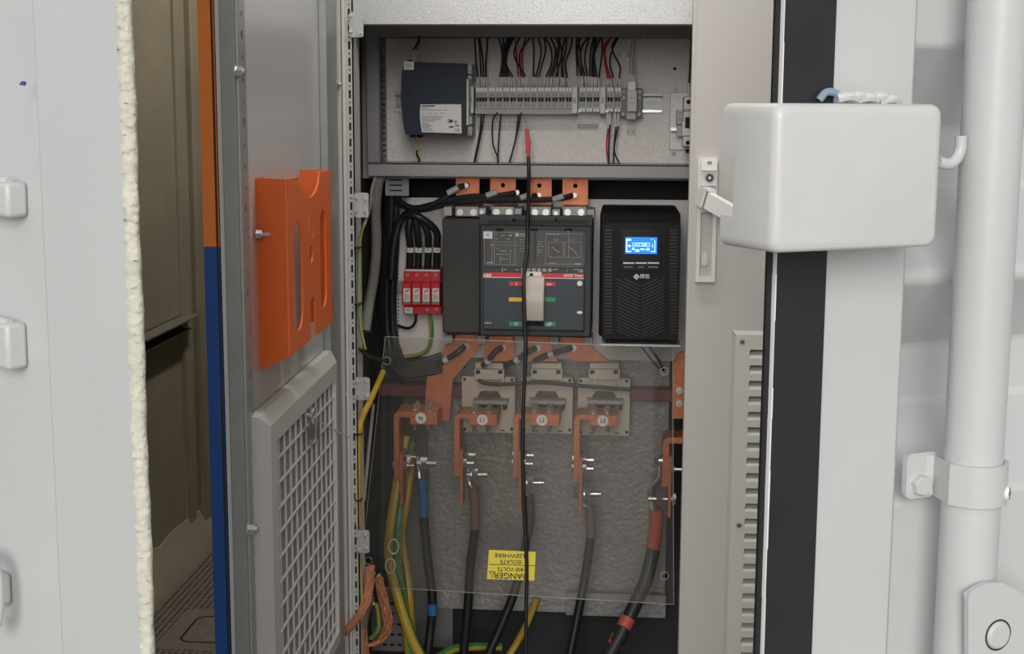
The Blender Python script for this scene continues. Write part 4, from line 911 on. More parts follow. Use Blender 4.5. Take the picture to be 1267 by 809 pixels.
pprint_([(602, 324.3, 610, 325.2), (711, 326, 718, 327)], YB - 0.0063, PRW, mb_, 'printed_mark')
cv = B()
for a, c in (((683, 305), (686, 308)), ((686, 308), (690, 311)), ((690, 311), (693, 312)), ((704, 305.5), (709, 309)), ((709, 309), (714, 315))):
    cv.tube(pp([a, c], YB - 0.006), 0.0005, 4)
cv.build('printed_curves', PRW, mb_)
ptext('L-S', 688, 296.5, YB - 0.0063, 4.5, PRG, mb_); ptext('L-I', 708.5, 296.5, YB - 0.0063, 4.5, PRG, mb_)
g2 = []
for r_ in range(3):
    for c_ in range(6): g2.append((645 + 6.6 * c_, 330 + r_ * 2.2, 649.5 + 6.6 * c_, 331.5 + r_ * 2.2))
g2 += [(600, 329.3, 617, 330), (621, 329.5, 622, 337), (624, 330, 626.5, 331), (624, 333, 626.5, 334), (636, 330, 641, 331), (638, 333, 641, 334), (678.5, 329, 678.9, 337), (681, 330, 690, 331), (684, 333, 690, 334), (701.5, 329, 701.9, 337), (706, 330, 716, 331), (710, 333, 716, 333.8)]
pprint_(g2, YB - 0.005, PRG, mb_, 'printed_table')
ptext('CE', 718.5, 335.3, YB - 0.0055, 4.6, PRW, mb_, bold=0.01)
for u in (618, 661, 703): B().pbox(u - 4.5, 282.8, u + 4.5, 286, YB - 0.008, YB).build('catch', BLK, mb_)
B().pbox(660.5, 287, 663.3, 325, YB - 0.0075, YB).build('window_rib', BODY, mb_)
# lever and its surround
B().pbox(645.5, 336.5, 670, 343, YB1 - 0.003, YB1 + 0.002).build('lever_cap', LABEL, mb_, bevel=0.0006)
phole(657.5, 340, YB1 - 0.0032, 2.3, mb_)
B().pbox(646.5, 343, 673.2, 403, YB1 - 0.001, YB1 + 0.002).build('lever_slot', BLK, mb_)
lx0, lx1, _, _ = rect(646.5, 344, 673, 400, YB1 - 0.03)
zz_ = [P(660, v, YB1 - 0.03).z for v in (343.5, 359, 375, 397, 400)]
B().prism([(lx0, YB1, zz_[0]), (lx0, YB1 - 0.012, zz_[0]), (lx0, YB1 - 0.030, zz_[1]), (lx0, YB1 - 0.034, zz_[2]), (lx0, YB1 - 0.030, zz_[3]), (lx0, YB1 - 0.012, zz_[4]), (lx0, YB1, zz_[4])], (lx1 - lx0, 0, 0)).build('lever', LEVER, mb_, bevel=0.002, seg=3)
for (u0, v0, u1, v1, m_, tx, tu) in ((630, 348.3, 646.3, 353.7, REDS, 'I', 639), (673.5, 348.8, 687, 354, REDS, 'on', 679.5), (629.5, 368, 646.3, 373, YELM, '', 0), (674, 368, 687, 373.2, GREENS, '', 0), (630, 398, 646.3, 403.5, GREENS, 'O', 638.8), (673.5, 398.3, 687, 403.8, GREENS, 'off', 679)):
    d_ = B().pbox(u0, v0, u1, v1, YB1 - 0.0008, YB1 + 0.001).build('position_mark', m_, mb_)
    if tx: ptext(tx, tu, (v0 + v1) / 2, YB1 - 0.001, 6.0, LABEL, mb_, bold=0.012)
B().cyl(P(717.3, 350.6, YB1), P(717.3, 350.6, YB1 - 0.003), 0.0046, 16).build('round_plug', LABEL, mb_)
c = P(717.2, 386.5, YB1); B(FM(YB1)).plate([(c.x + 0.0048 * cos(q), c.z + 0.0026 * sin(q)) for q in [2 * pi * k / 16 for k in range(16)]], [], 0.0, 0.001).build('oval_sticker', LABELW, mb_)
pprint_([(599, 399.2, 602, 400), (602.6, 398.6, 604, 400.2), (604.6, 399.2, 608, 400)], YB1 - 0.0004, PRW, mb_, 'printed_mark')
# steel terminal clamps on top and corner feet
for u0, u1 in ((563, 592.5), (608, 636.5), (655.5, 682), (696, 726)):
    tb = B().pbox(u0, 255.5, u1, 268, -0.085, -0.01).build('terminal_clamp', STEELD, mb_, bevel=0.001)
    for uu in (u0 + 6.5, u1 - 6.5 if u1 - u0 < 30 else u1 - 7): pscrew(uu, 262.5, -0.085, 4.2, tb, 0.005, 'clamp_bolt')
for u, v in ((596, 262.5), (640.5, 263), (688, 264), (554, 261), (730.5, 264)): 
    f_ = B().pbox(u - 5, v - 5, u + 5, v + 6, -0.075, -0.01).build('foot', TERM, mb_, bevel=0.001)
    if u in (596, 688): pscrew(u, v, -0.075, 2.8, f_, 0.003)
for u, v in ((595.5, 419.5), (685.5, 421), (554, 419), (727.5, 422)):
    f_ = B().pbox(u - 5, v - 4.5, u + 5.5, v + 5.5, -0.06, 0.0).build('foot', TERM, mb_, bevel=0.001)
    if u in (595.5, 685.5): pscrew(u, v, -0.06, 3.3, f_, 0.003, m=STEELD)
# copper links below the breaker
LOWC = [(((559, 414), (590, 414), (594, 428), (585, 440), (560, 470), (556, 520), (524, 520), (528, 470), (548, 432)), (577.5, 428), 'leftmost copper link below the main breaker, bending toward the neutral'),
        (((607, 416), (634, 416), (637, 430), (634, 447), (598, 447), (600, 430)), (622, 430), 'second copper link from the left below the main breaker'),
        (((652, 416), (680, 417), (684, 432), (690, 447), (652, 447), (650, 432)), (665.5, 430), 'third copper link from the left below the main breaker'),
        (((694, 417), (724, 418), (732, 430), (754, 447), (712, 447), (696, 434)), (709.5, 430), 'rightmost copper link below the main breaker')]
for poly, bo, l in LOWC:
    yl = -0.01
    t = thing('copper_link', l, 'busbar', tuple(P(poly[0][0], poly[0][1], yl)), 'copper links below the main breaker')
    B(FM(yl)).plate([(P(u, v, yl).x, P(u, v, yl).z) for u, v in poly], [], -0.008, 0.0).build('bar', COPPER, t, bevel=0.0008)
    pscrew(bo[0], bo[1], yl, 4.0, t, 0.006, 'bolt')
# surge protector
YR = -0.035
sp = thing('surge_protector', 'red four module surge protector mounted left of the main breaker', 'surge protector', tuple(P(522, 388, YP)))
B().pbox(499.5, 333, 545, 349, YR + 0.012, YP).build('upper_terminals', RED, sp, bevel=0.0012)
B().pbox(499.5, 378, 546, 388.5, YR + 0.012, YP).build('lower_terminals', RED, sp, bevel=0.0012)
B().pbox(500, 333.5, 544.5, 335.5, YR + 0.0115, YR + 0.014).build('marking_line', LABEL, sp)
for u in (504.5, 516, 527.5, 539): pscrew(u, 340, YR + 0.012, 2.4, sp, 0.001, m=STEELD)
for u in (528.5, 540): pscrew(u, 382.5, YR + 0.012, 2.4, sp, 0.001, m=STEELD)
for k in range(4):
    u0 = 497 + 11.9 * k + (0 if k else 0)
    md_ = B().pbox(u0 + 0.2, 350, u0 + 11.6, 378, YR - 0.006, YP - 0.02).build('module', RED, sp, bevel=0.0012)
    B().pbox(u0 + 2.2, 356.5, u0 + 10.5, 375.5, YR - 0.0066, YR - 0.005).build('module_label', LABEL, md_)
    B().pbox(u0 + 2.2, 373, u0 + 10.5, 375.5, YR - 0.0069, YR - 0.005).build('status_window', PRGREEN, md_)
    B().prism([P(u0 + 4, 360.5, YR - 0.0067), P(u0 + 9, 357.5, YR - 0.0067), P(u0 + 9.2, 359, YR - 0.0067), P(u0 + 4.4, 362, YR - 0.0067)], (0, -0.0005, 0)).build('red_mark', REDS, md_)
    pprint_([(u0 + 3.8, 363.5, u0 + 4.8, 371.5), (u0 + 6, 364.5, u0 + 6.8, 371.5), (u0 + 7.8, 365, u0 + 8.6, 371)], YR - 0.0067, INKG, md_)
b_ = B().pbox(500.5, 380, 510.5, 387.5, YR + 0.0112, YR + 0.014).build('id_tag', LABEL, sp)
ptext('301', 505.5, 383.8, YR + 0.011, 3.8, INK, b_)
B().pbox(489, 348, 500, 362, YP - 0.012, YP - 0.004).build('rail_end', DUCT, sp)
# four looped black cables with white sleeves
BX = 478
for k, (u, peak, l) in enumerate(((506.5, 262, 'leftmost'), (517, 266, 'second from left'), (529, 264, 'third from left'), (540, 268, 'rightmost'))):
    t = thing('surge_cable', l + ' thick black cable looping into the red surge protector', 'cable', tuple(P(u, 333, -0.02)), 'cables into the surge protector')
    pts = [(BX + 2 * k, 345), (482 + 2 * k, 300), (492 + k * 2, 276 - k * 2), (508 + k * 3, peak), (u - 1 + (k == 3) * 0, 285), (u + 1, 305), (u, 333)]
    ys = [0.0 - 0.012 * k, 0.0 - 0.012 * k, -0.012 * k, -0.03 - 0.006 * k, -0.035, -0.025, -0.015]
    B().tube(pp(pts, ys), 0.0066, 10).build('insulation', CABLE, t)
    c = P(u + 0.6, 309, -0.024); B().cyl(c - V((0, 0, 0.0045)), c + V((0.0006, 0, 0.0045)), 0.0072, 12).build('marker_sleeve', LABEL, t)
    ptext(str(k + 1), u + 0.6, 309.3, -0.0325, 5.0, INK, t)
def yg_cable(pts, ys, r, name, label, cat, group, n=10, phase=0.6):
    w = thing(name, label, cat, tuple(pp(pts, ys)[-1]), group); path = smooth_path(pp(pts, ys), 6); m = len(path)
    vs_, fy, fg = [], [], []; a = None
    for i, p in enumerate(path):
        d = (path[min(i + 1, m - 1)] - path[max(i - 1, 0)]).normalized()
        a = d.orthogonal().normalized() if a is None else (a - d * a.dot(d)).normalized()
        bb = d.cross(a); vs_ += [p + a * r * cos(2 * pi * k / n + phase) + bb * r * sin(2 * pi * k / n + phase) for k in range(n)]
    for i in range(m - 1):
        for k in range(n):
            (fg if (k // 2) % 3 == 0 else fy).append((i * n + k, i * n + (k + 1) % n, (i + 1) * n + (k + 1) % n, (i + 1) * n + k))
    B().add(vs_, fy).build('yellow_insulation', YEL, w); B().add(vs_, fg).build('green_stripe', GRN, w); return w
yg_cable([(531.5, 389), (534, 405), (533, 420), (527, 434), (512, 440), (495, 441)], [0.0, 0.0, 0.005, 0.012, 0.018, 0.02], 0.0036, 'earth_wire', 'green and yellow earth wire curving down from the red surge protector', 'earth wire', 'earth wires')
tag(B().tube(pp([(515, 389), (513, 400), (505, 406), (490, 402)], [0.0, 0.0, 0.01, 0.02]), 0.0026, 8).build('lead', CABLE), 'thin black lead curling below the red surge protector', 'cable')
# thick black bundle running down and turning right
for k in range(7):
    o = k - 3
    t = thing('trunk_cable', nth(k + 1) + ' cable from the left in the black bundle left of the surge protector', 'cable', tuple(P(480 + 2 * k, 470, -0.03)), 'black cables in the left bundle')
    pts = [(481 + 1.6 * k, 243), (478 + 2.2 * k, 290), (473.5 + 2.4 * k, 350), (474 + 2.3 * k, 400), (479 + 2.2 * k, 440 - 1.5 * k), (497 + 1 * k, 464 - 2.6 * k), (530, 462 - 3.0 * k), (575, 452 - 4 * k)]
    ys = [-0.005 - 0.006 * (k % 3)] * 4 + [-0.03, -0.03, -0.015, 0.01]
    B().tube(pp(pts, ys), 0.0052, 8).build('insulation', CABLE, t)
# sensing cables across the upper bars
SENS = [([(490, 243), (505, 256), (525, 257), (548, 246), (560, 236)], (577, 229.5), (560, 237), 'sensing cable bolted to the leftmost upper copper bar'),
        ([(490, 246), (512, 257), (545, 250), (580, 243), (608, 243)], (640, 238), (608, 240), 'sensing cable ending on the second upper copper bar'),
        ([(490, 249), (516, 259), (560, 249), (610, 247), (650, 245)], (667, 241.5), (650, 243), 'sensing cable ending on the third upper copper bar'),
        ([(490, 252), (520, 260), (570, 250), (640, 248), (688, 246)], (711, 241.5), (690, 245), 'sensing cable ending on the rightmost upper copper bar')]
for k, (pts, e, s_, l) in enumerate(SENS):
    t = thing('sensing_cable', l, 'cable', tuple(P(e[0], e[1], -0.04)), 'sensing cables above the main breaker')
    B().tube(pp(pts + [(e[0] - 8, e[1] + 1.5), (e[0] - 3, e[1])], [-0.02, -0.035, -0.045, -0.05, -0.05, -0.048, -0.045]), 0.0048, 8).build('insulation', CABLE, t)
    a_, b_ = P(s_[0] - 6, s_[1] + 2, -0.052), P(s_[0] + 7, s_[1] - 2.5 if k != 0 else s_[1] - 5, -0.052)
    B().cyl(a_, b_, 0.0056, 10).build('marker_sleeve', TERM, t)
    pscrew(e[0], e[1], -0.038, 3.0, t, 0.006, 'lug_bolt')
for k, (e, s_, l) in enumerate((((577, 428.5), ((566, 436), (552, 445), (536, 455)), 'sensing cable bolted below the leftmost breaker pole'), ((623, 430), ((612, 436), (604, 446), (598, 452)), 'sensing cable bolted below the second breaker pole'), ((665, 430.5), ((652, 436), (640, 445), (625, 452)), 'sensing cable bolted below the third breaker pole'), ((709, 430.5), ((698, 433), (682, 438), (660, 446)), 'sensing cable bolted below the rightmost breaker pole'))):
    t = thing('sensing_cable', l, 'cable', tuple(P(e[0], e[1], -0.02)), 'sensing cables below the main breaker')
    B().tube(pp([(e[0] - 2, e[1])] + list(s_), [-0.022, -0.03, -0.022, -0.005]), 0.0056, 8).build('insulation', CABLEG, t)
    c = pp([s_[1]], [-0.0225])[0]; d_ = (P(*s_[0], -0.026) - P(*s_[1], -0.022)).normalized()
    B().cyl(c - d_ * 0.005, c + d_ * 0.005, 0.0064, 10).build('marker_sleeve', LABEL, t)
# grey braided hose and thin grey cable
tag(B().tube(pp([(476, 214), (468, 226), (465, 260), (466, 300), (463, 340), (456, 380), (452, 410)], [-0.05, -0.05, -0.05, -0.05, -0.06, -0.08, -0.10]), 0.0092, 14).build('conduit', HOSE), 'grey braided hose hanging down left of the cable bundle', 'hose')
tag(B().tube(pp([(466, 214), (460, 235), (458, 258), (450, 280)], [-0.06, -0.06, -0.07, -0.2]), 0.0026, 8).build('thin_cable', TERM), 'thin grey cable beside the braided hose', 'cable')
# UPS
YU = -0.20
up = thing('backup_power_unit', 'black upright backup power unit with a lit blue screen', 'backup power supply', tuple(P(792, 424, YP)))
B().pbox(741.5, 262.5, 840.5, 418, YU + 0.035, YP - 0.001).build('case', BLK, up, bevel=0.006, seg=3)
x0, x1, z0, z1 = rect(746.5, 276, 841, 420, YU)
B(FM(YU)).plate(rrect(x0, x1, z0, z1, 0.006), [], -0.04, 0.0).build('front_bezel', BLK, up, bevel=0.002)
zt_ = P(790, 263.5, YU + 0.03).z
B().prism([(x0 + 0.002, YU + 0.002, z1 - 0.002), (x0 - 0.001, YU + 0.036, zt_), (x1, YU + 0.036, zt_), (x1 - 0.002, YU + 0.002, z1 - 0.002)], (0, 0.004, -0.004)).build('top_slope', BLK, up)
B().pbox(768.5, 285, 818.5, 335, YU - 0.001, YU + 0.002).build('display_panel', BLKG, up, bevel=0.0006)
scn = B().pbox(773.5, 293.5, 813, 314, YU - 0.0016, YU).build('screen', SCREEN, up)
seg_ = [(774.8, 296, 776, 311), (774.8, 295.6, 781, 297.6), (774.8, 310.6, 781, 311.6), (805, 311, 811, 311.8), (809.8, 297, 810.6, 311.6), (777, 303.2, 780.5, 305.2), (782, 300.5, 804, 300.9), (782.2, 304.2, 804, 304.7), (803.4, 300.5, 803.9, 304.6), (783, 301, 783.6, 304), (800.2, 306.8, 803.5, 310), (786, 308.6, 791, 311.4), (792.5, 307.5, 797, 309.2), (797, 308.2, 800, 308.7), (782, 306.5, 785, 309), (807, 302, 807.8, 306), (805.5, 295.6, 808.6, 296)]
pprint_(seg_, YU - 0.0016, SCRW, scn, 'screen_segment')
ptext('217 220', 793, 302.6, YU - 0.0022, 4.6, SCRW, scn)
for u0, u1 in ((771, 785), (786.5, 800), (801.5, 815.5)): B().pbox(u0, 324.6, u1, 326.2, YU - 0.0018, YU).build('button', LABEL, up)
for u, s_ in ((777.5, 'ON/MUTE'), (793.5, 'SELECT'), (808, 'OFF/ENTER')): ptext(s_, u, 330.5, YU - 0.0014, 2.3, PRG, up)
c = P(787.5, 342.3, YU)
B(FM(YU)).plate([(c.x - 0.0052, c.z), (c.x, c.z - 0.0052), (c.x + 0.0052, c.z), (c.x, c.z + 0.0052)], [[(c.x - 0.0016, c.z), (c.x, c.z - 0.0016), (c.x + 0.0016, c.z), (c.x, c.z + 0.0016)]], 0.0, 0.0008).build('emblem', PRW, up)
ptext('\u535a\u96e8', 797.5, 342.3, YU - 0.0006, 6.2, PRW, up, bold=0.005)
gr = B()
for k in range(17):
    v = 350 + 4.2 * k
    for s_ in (-1, 1):
        ui, uo = 792.5 + s_ * 1.0, 792.5 + s_ * 29
        vi, vo = v + 4, v - 9
        if vo < 345: t_ = (345 - vo) / (vi - vo); uo = uo + (ui - uo) * t_; vo = 345
        if vi > 416: t_ = (vi - 416) / (vi - vo); ui = ui + (uo - ui) * t_; vi = 416
        if vo >= vi: continue
        a_, b_ = P(ui, vi, YU), P(uo, vo, YU)
        d_ = V((0, 0, 0.0013)); gr.prism([a_ - d_, b_ - d_, b_ + d_, a_ + d_], (0, -0.0022, 0))
gr.build('chevron_grille', mat('black_ridge', (0.016, 0.016, 0.017), 0.35, spec=0.4), up, kind='stuff')
for u0, u1 in ((748.5, 757), (829, 838)):
    g3 = B()
    for k in range(32): g3.pbox(u0, 284 + 4.1 * k, u1, 286.2 + 4.1 * k, YU - 0.0015, YU + 0.001)
    g3.build('side_ribs', MATS['black_ridge'], up, kind='stuff')
for u0, u1 in ((760, 762), (822.5, 824.5)): B().pbox(u0, 278, u1, 418, YU - 0.001, YU + 0.001).build('bezel_groove', DARK, up)
for u0, u1 in ((750.5, 757.5), (829, 836)): B().pbox(u0, 419.5, u1, 425.5, YU + 0.012, YU + 0.03).build('foot', BLK, up, bevel=0.001)
x0, x1, z0, z1 = rect(744, 424.5, 842, 426, YU + 0.005)
tag(B().box(x0, x1, YU + 0.006, YP, z0 - 0.004, z0).build('shelf', GALV, bevel=0.0006), 'thin galvanised shelf under the black backup power unit', 'shelf')
for k, (pts, l) in enumerate((([(790, 424), (796, 432), (806, 445), (815, 455)], 'left of two thin cords below the backup power unit'), ([(802, 424), (806, 433), (815, 445), (821, 458)], 'right of two thin cords below the backup power unit'))):
    tag(B().tube(pp(pts, [-0.14, -0.16, -0.16, -0.145]), 0.0026 if k else 0.0016, 8).build('thin_lead', CABLE), l, 'cord', 'cords below the backup power unit')
# current transformers
YC = 0.01
for k, (u0, v0, u1, v1, c0, c1, l) in enumerate(((571.5, 466, 637, 535, 587, 624, 'beige current transformer behind the bar marked L1'), (645, 467, 708.5, 536, 657, 696, 'beige current transformer behind the bar marked L2'), (715, 468, 779, 538.5, 728.5, 767, 'beige current transformer behind the bar marked L3'))):
    t = thing('current_transformer', l, 'current transformer', tuple(P((u0 + u1) / 2, v1, YC)), 'beige current transformers')
    um, vm = (c0 + c1) / 2, v0 + 33
    x0, x1, z0, z1 = rect(u0, v0, u1, v1, YC)
    cc_ = P(um, 496, YC)
    B(FM(YC)).plate(rrect(x0, x1, z0, z1, 0.004), [circ(cc_.x, cc_.z, 0.0235, 24)], -0.03, 0.0).build('body', BEIGE, t, bevel=0.0015)
    B(FM(YC)).cyl((cc_.x, cc_.z, -0.03), (cc_.x, cc_.z, -0.022), 0.024, 24).build('core', BROWN, t)
    B().pbox(um - 4.5, 484, um + 4.5, 488, YC - 0.002, YC).build('window_notch', BROWN, t)
    B().pbox(c0, 457, c1, 470, YC - 0.016, YC + 0.02).build('terminal_cover', BEIGE, t, bevel=0.001)
    B().pbox(c0 + 1, 449, c1 - 1, 457, YC - 0.004, YC + 0.02).build('terminal_cap', BEIGE, t, bevel=0.001)
    B().pbox(c0 + 4, 470, c1 - 4, 484, YC - 0.003, YC).build('collar', BEIGE, t, bevel=0.001)
    for uu in (c0 + 4.5, c1 - 5): phole(uu, 460.5, YC - 0.0165, 3.0, t, 'terminal_screw')
    for uu, vv in ((u0 + 3.5, v0 + 3), (u1 - 3.5, v0 + 3.5), (u0 + 3.5, v1 - 4), (u1 - 3.5, v1 - 4)): phole(uu, vv, YC, 2.0, t, 'corner_hole')
    B().pbox(u0 + 13, v1 - 3, u0 + 20, v1 - 2, YC - 0.001, YC).pbox(u1 - 19, v1 - 3, u1 - 13, v1 - 2, YC - 0.001, YC).build('slot_mark', DARK, t)
    B().pbox(c0 - 2, 495.5, c1 + 4, 500.5, YC - 0.03, YC).build('clamp_bar', TERM, t, bevel=0.0008)
    B().pbox(c1 - 2, 501, c1 + 2.5, 507, YC - 0.02, YC).build('clamp_screw', SEAM, t)
    pp_ = []
    for kk, uu in enumerate((c0 + 5, c1 - 5)):
        tag(B().tube(pp([(uu, 462), (uu + 2, 468), (uu + 4, 474)], [YC - 0.018, YC - 0.02, YC - 0.02]), 0.0012, 6).build('transformer_lead', LABELW), ('left' if kk == 0 else 'right') + ' white lead from the cover of the transformer marked L' + str(k + 1), 'wire', 'white transformer leads')
tag(B().tube(pp([(592, 470), (600, 474), (618, 475.5), (645, 474), (665, 473), (690, 474.5), (715, 477), (740, 479), (765, 481), (782, 482)], -0.018), 0.0036, 8).build('sheathed_cable', CABLEG), 'black sheathed cable running across the front of the three transformers', 'cable')
# copper angle bars marked N, L1, L2, L3 and the pieces bolted to them
YA = -0.085
def hb_(b, p, d, r, h): b.cyl(p, p + d * h, r, 6); return b
BARS = [('N', 487.5, 494, 541, 508.5, 517, 526, 592, 625, (520.5, 517.5), 'bent copper bar with the round N sticker'),
        ('L1', 562, 568.5, 614.5, 512, 518.5, 527, 589, 626, (596.8, 519.5), 'bent copper bar with the round L1 sticker'),
        ('L2', 635, 641.5, 692, 512, 519, 527.5, 590, 633, (670.5, 520), 'bent copper bar with the round L2 sticker'),
        ('L3', 710, 717, 763.5, 513, 519.5, 528, 596, 636, (746, 520.8), 'bent copper bar with the round L3 sticker')]
for nm, u0, u1, u2, v0, v1, v2, v3, v4, lb_, l in BARS:
    t = thing('angle_bar', l, 'busbar', tuple(P(u0, v3, YA)), 'copper angle bars on the outgoing side')
    x0, xm, z3, ztop = rect(u0, v0, u1, v3, YA); x2 = P(u2, v0, YA).x; zlo = P(u2, v1, YA).z; zl2 = P(u2, v2, YA).z
    th = xm - x0; R_ = 0.012
    arc = [(x0 + R_ - R_ * cos(q), ztop - R_ + R_ * sin(q)) for q in [pi / 2 * k / 6 for k in range(7)]]
    arci = [(xm + (R_ - th) - (R_ - th) * cos(q) if R_ > th else xm, zlo - (R_ - th) + (R_ - th) * sin(q)) for q in [pi / 2 * k / 6 for k in range(7)]]
    B(FM(YA)).plate([(x0, z3)] + arc + [(x2, ztop), (x2, zlo)] + arci[::-1] + [(xm, z3)], [], -0.062, 0.0).build('angle', COPPER, t, bevel=0.0008)
    xq = P(u0 + (u2 - u0) * 0.36, v1, YA).x
    B().box(xq, x2 + 0.0005, YA + 0.0005, YC - 0.004, zl2, zlo).build('link_plate', COPPER, t, bevel=0.0008)
    zc0_ = P(u1, v3 - 30, YA).z; zc1_ = P(u1, v4, YA).z
    B().box(xm, xm + 0.0055, YA + 0.004, YA + 0.05, zc1_, zc0_).build('tail_plate', COPPER, t, bevel=0.0006)
    for du in (0.45, 0.78):
        for yy in (YA + 0.018, YA + 0.046):
            px_ = x0 + (x2 - x0) * du
            B().cyl((px_, yy, ztop), (px_, yy, ztop + 0.0015), 0.0085, 14).cyl((px_, yy, ztop), (px_, yy, ztop + 0.006), 0.0062, 6).cyl((px_, yy, ztop), (px_, yy, ztop + 0.010), 0.0035, 8).build('bolt', STEEL, t)
        px_ = x0 + (x2 - x0) * du
        B().cyl((px_, YA + 0.016, zl2), (px_, YA + 0.016, zl2 - 0.005), 0.0055, 6).cyl((px_, YA + 0.016, zl2), (px_, YA + 0.016, zl2 - 0.014), 0.0030, 8).build('bolt', STEEL, t)
    for dv, yy in ((-22, YA + 0.040), (-16, YA + 0.012)):
        zb_ = P(u1, v3 + dv, YA + 0.01).z
        B().cyl((x0 - 0.0035, yy, zb_), (x0, yy, zb_), 0.008, 6).cyl((xm + 0.0055, yy, zb_), (xm + 0.0125, yy, zb_), 0.0080, 6).cyl((xm, yy, zb_), (xm + 0.025, yy, zb_), 0.0042, 8).build('bolt', STEEL, t)
    c = P(*lb_, YA - 0.001); st = B(FM(YA)).cyl((c.x, c.z, 0.0), (c.x, c.z, 0.0012), 0.0098, 22).build('round_sticker', LABELW, t)
    text(nm, frame(P(*lb_, YA - 0.0016), V((1, 0, 0)), V((0, 0, 1)), V((0, -1, 0))), 0.0100, INK, t, bold=0.008)
# big lug bolts with lugs and cables
def lug_cable(label, ub, vb, uend, Yb, xstart, sleeve, mslv, cable, ysc, r=0.0085, slr=0.0092, bands=()):
    t = thing('power_cable', label, 'cable', tuple(pp([cable[-1]], [ysc[-1]])[0]), 'outgoing power cables')
    p = P(ub, vb, Yb); e = P(uend, vb, Yb); s_ = P(xstart, vb, Yb)
    B().cyl(s_, p, 0.0056, 10).cyl(p + V((-0.008, 0, 0)), p + V((-0.006, 0, 0)), 0.0145, 18).cyl(p + V((-0.006, 0, 0)), p + V((0.004, 0, 0)), 0.0122, 6).cyl(p, e, 0.0056, 10).build('lug_bolt', STEEL, t)
    B().cyl(s_ + V((-0.018, 0, 0)), s_ + V((-0.011, 0, 0)), 0.0115, 6).build('bolt_head', STEEL, t)
    q0 = P(sleeve[0][0], sleeve[0][1], ysc[0])
    B().tube([p + V((-0.010, 0.004, 0.012)), p + V((-0.010, 0.004, -0.002)), p + V((-0.008, 0.004, -0.016)), q0], 0.0065, 10, flat=0.35).build('cable_lug', STEEL, t)
    B().tube(pp(sleeve, [ysc[0]] * len(sleeve)), slr, 12).build('heat_shrink', mslv, t)
    B().tube(pp(cable, ysc), r, 12).build('insulation', CABLE, t)
    for (c0, c1, y0_, m_) in bands: B().cyl(P(*c0, y0_), P(*c1, y0_), r * 1.1, 14).build('colour_band', m_, t)
lug_cable('outgoing cable with a blue sleeve under the bar marked N', 526, 573, 540, YA + 0.02, 516, [(521.5, 592), (524, 615), (524, 639)], BLUE, [(524, 636), (529, 690), (535, 740), (533, 775), (528, 815)], [-0.065, -0.065, -0.07, -0.07, -0.08], bands=(((535.3, 746), (535.2, 760), -0.07, BLUE),))
lug_cable('outgoing black cable with brown sleeve under the bar marked L1', 588.5, 587, 603, YA + 0.02, 578, [(586, 603), (588, 630), (588, 654)], BROWN, [(588, 652), (582, 700), (579, 750), (573, 815)], [-0.065, -0.06, -0.06, -0.06])
lug_cable('outgoing black cable under the bar marked L2', 657, 597, 673, YA + 0.02, 651, [(655, 612), (656, 640), (653, 662)], CABLEG, [(653, 660), (645, 700), (632, 745), (602, 815)], [-0.06, -0.06, -0.065, -0.08])
lug_cable('outgoing black cable under the bar marked L3', 728, 611, 743.5, YA + 0.02, 722, [(730, 626), (731, 648), (731, 664)], BROWN, [(731, 662), (726, 700), (718, 745), (704, 815)], [-0.06, -0.06, -0.065, -0.08])
# right hand bar and its cable
t = thing('copper_bar', 'upright copper bar with two bolts, half hidden by the grey door', 'busbar', tuple(P(842, 540, -0.05)))
x0, x1, z0, z1 = rect(832.5, 436, 862, 518, -0.06)
B(FM(-0.06)).plate([(x0, z0), (x1, z0), (x1, z1), (x0 + 0.012, z1), (x0, z1 - 0.02)], [], -0.01, 0.0).build('bar', COPPER, t, bevel=0.0008)
for v in (482.5, 498.5):
    pscrew(840.5, v, -0.06, 4.6, t, 0.006, 'bolt')
t = thing('angle_bar', 'bent copper bar at the right edge, beside the grey door', 'busbar', tuple(P(824, 600, -0.10)))
Yr = -0.11
x0, xm, z3, ztop = rect(820, 541, 827.5, 602, Yr); x2 = P(870, 545, Yr).x; th = xm - x0; R_ = 0.012
B(FM(Yr)).plate([(x0, z3)] + [(x0 + R_ - R_ * cos(q), ztop - R_ + R_ * sin(q)) for q in [pi / 2 * k / 6 for k in range(7)]] + [(x2, ztop), (x2, ztop - th), (xm, ztop - th), (xm, z3)], [], -0.06, 0.0).build('angle', COPPER, t, bevel=0.001)
B().box(xm, xm + 0.0055, Yr + 0.004, Yr + 0.05, P(828, 641, Yr).z, P(828, 565, Yr).z).build('tail_plate', COPPER, t, bevel=0.0006)
zb_ = P(828, 583, Yr).z
B().cyl((xm + 0.004, Yr + 0.015, zb_), (xm + 0.011, Yr + 0.015, zb_), 0.0062, 6).cyl((xm, Yr + 0.015, zb_), (xm + 0.024, Yr + 0.015, zb_), 0.0032, 8).build('bolt', STEEL, t)
zb_ = P(816, 572, Yr).z
B().cyl((x0 - 0.014, Yr + 0.015, zb_), (x0 - 0.008, Yr + 0.015, zb_), 0.0062, 6).cyl((x0 - 0.007, Yr + 0.015, zb_), (x0, Yr + 0.015, zb_), 0.009, 12).build('bolt', STEEL, t)
t = thing('power_cable', 'thick cable with a red sleeve and two rust red bands at the right', 'cable', tuple(P(745, 815, -0.15)), 'outgoing power cables')
p = P(816, 617, Yr + 0.02)
B().cyl(p + V((-0.02, 0, 0)), p + V((0.028, 0, 0)), 0.0056, 10).cyl(p + V((-0.006, 0, 0)), p + V((0.005, 0, 0)), 0.0125, 6).cyl(p + V((0.022, 0, 0)), p + V((0.029, 0, 0)), 0.0115, 6).build('lug_bolt', STEEL, t)
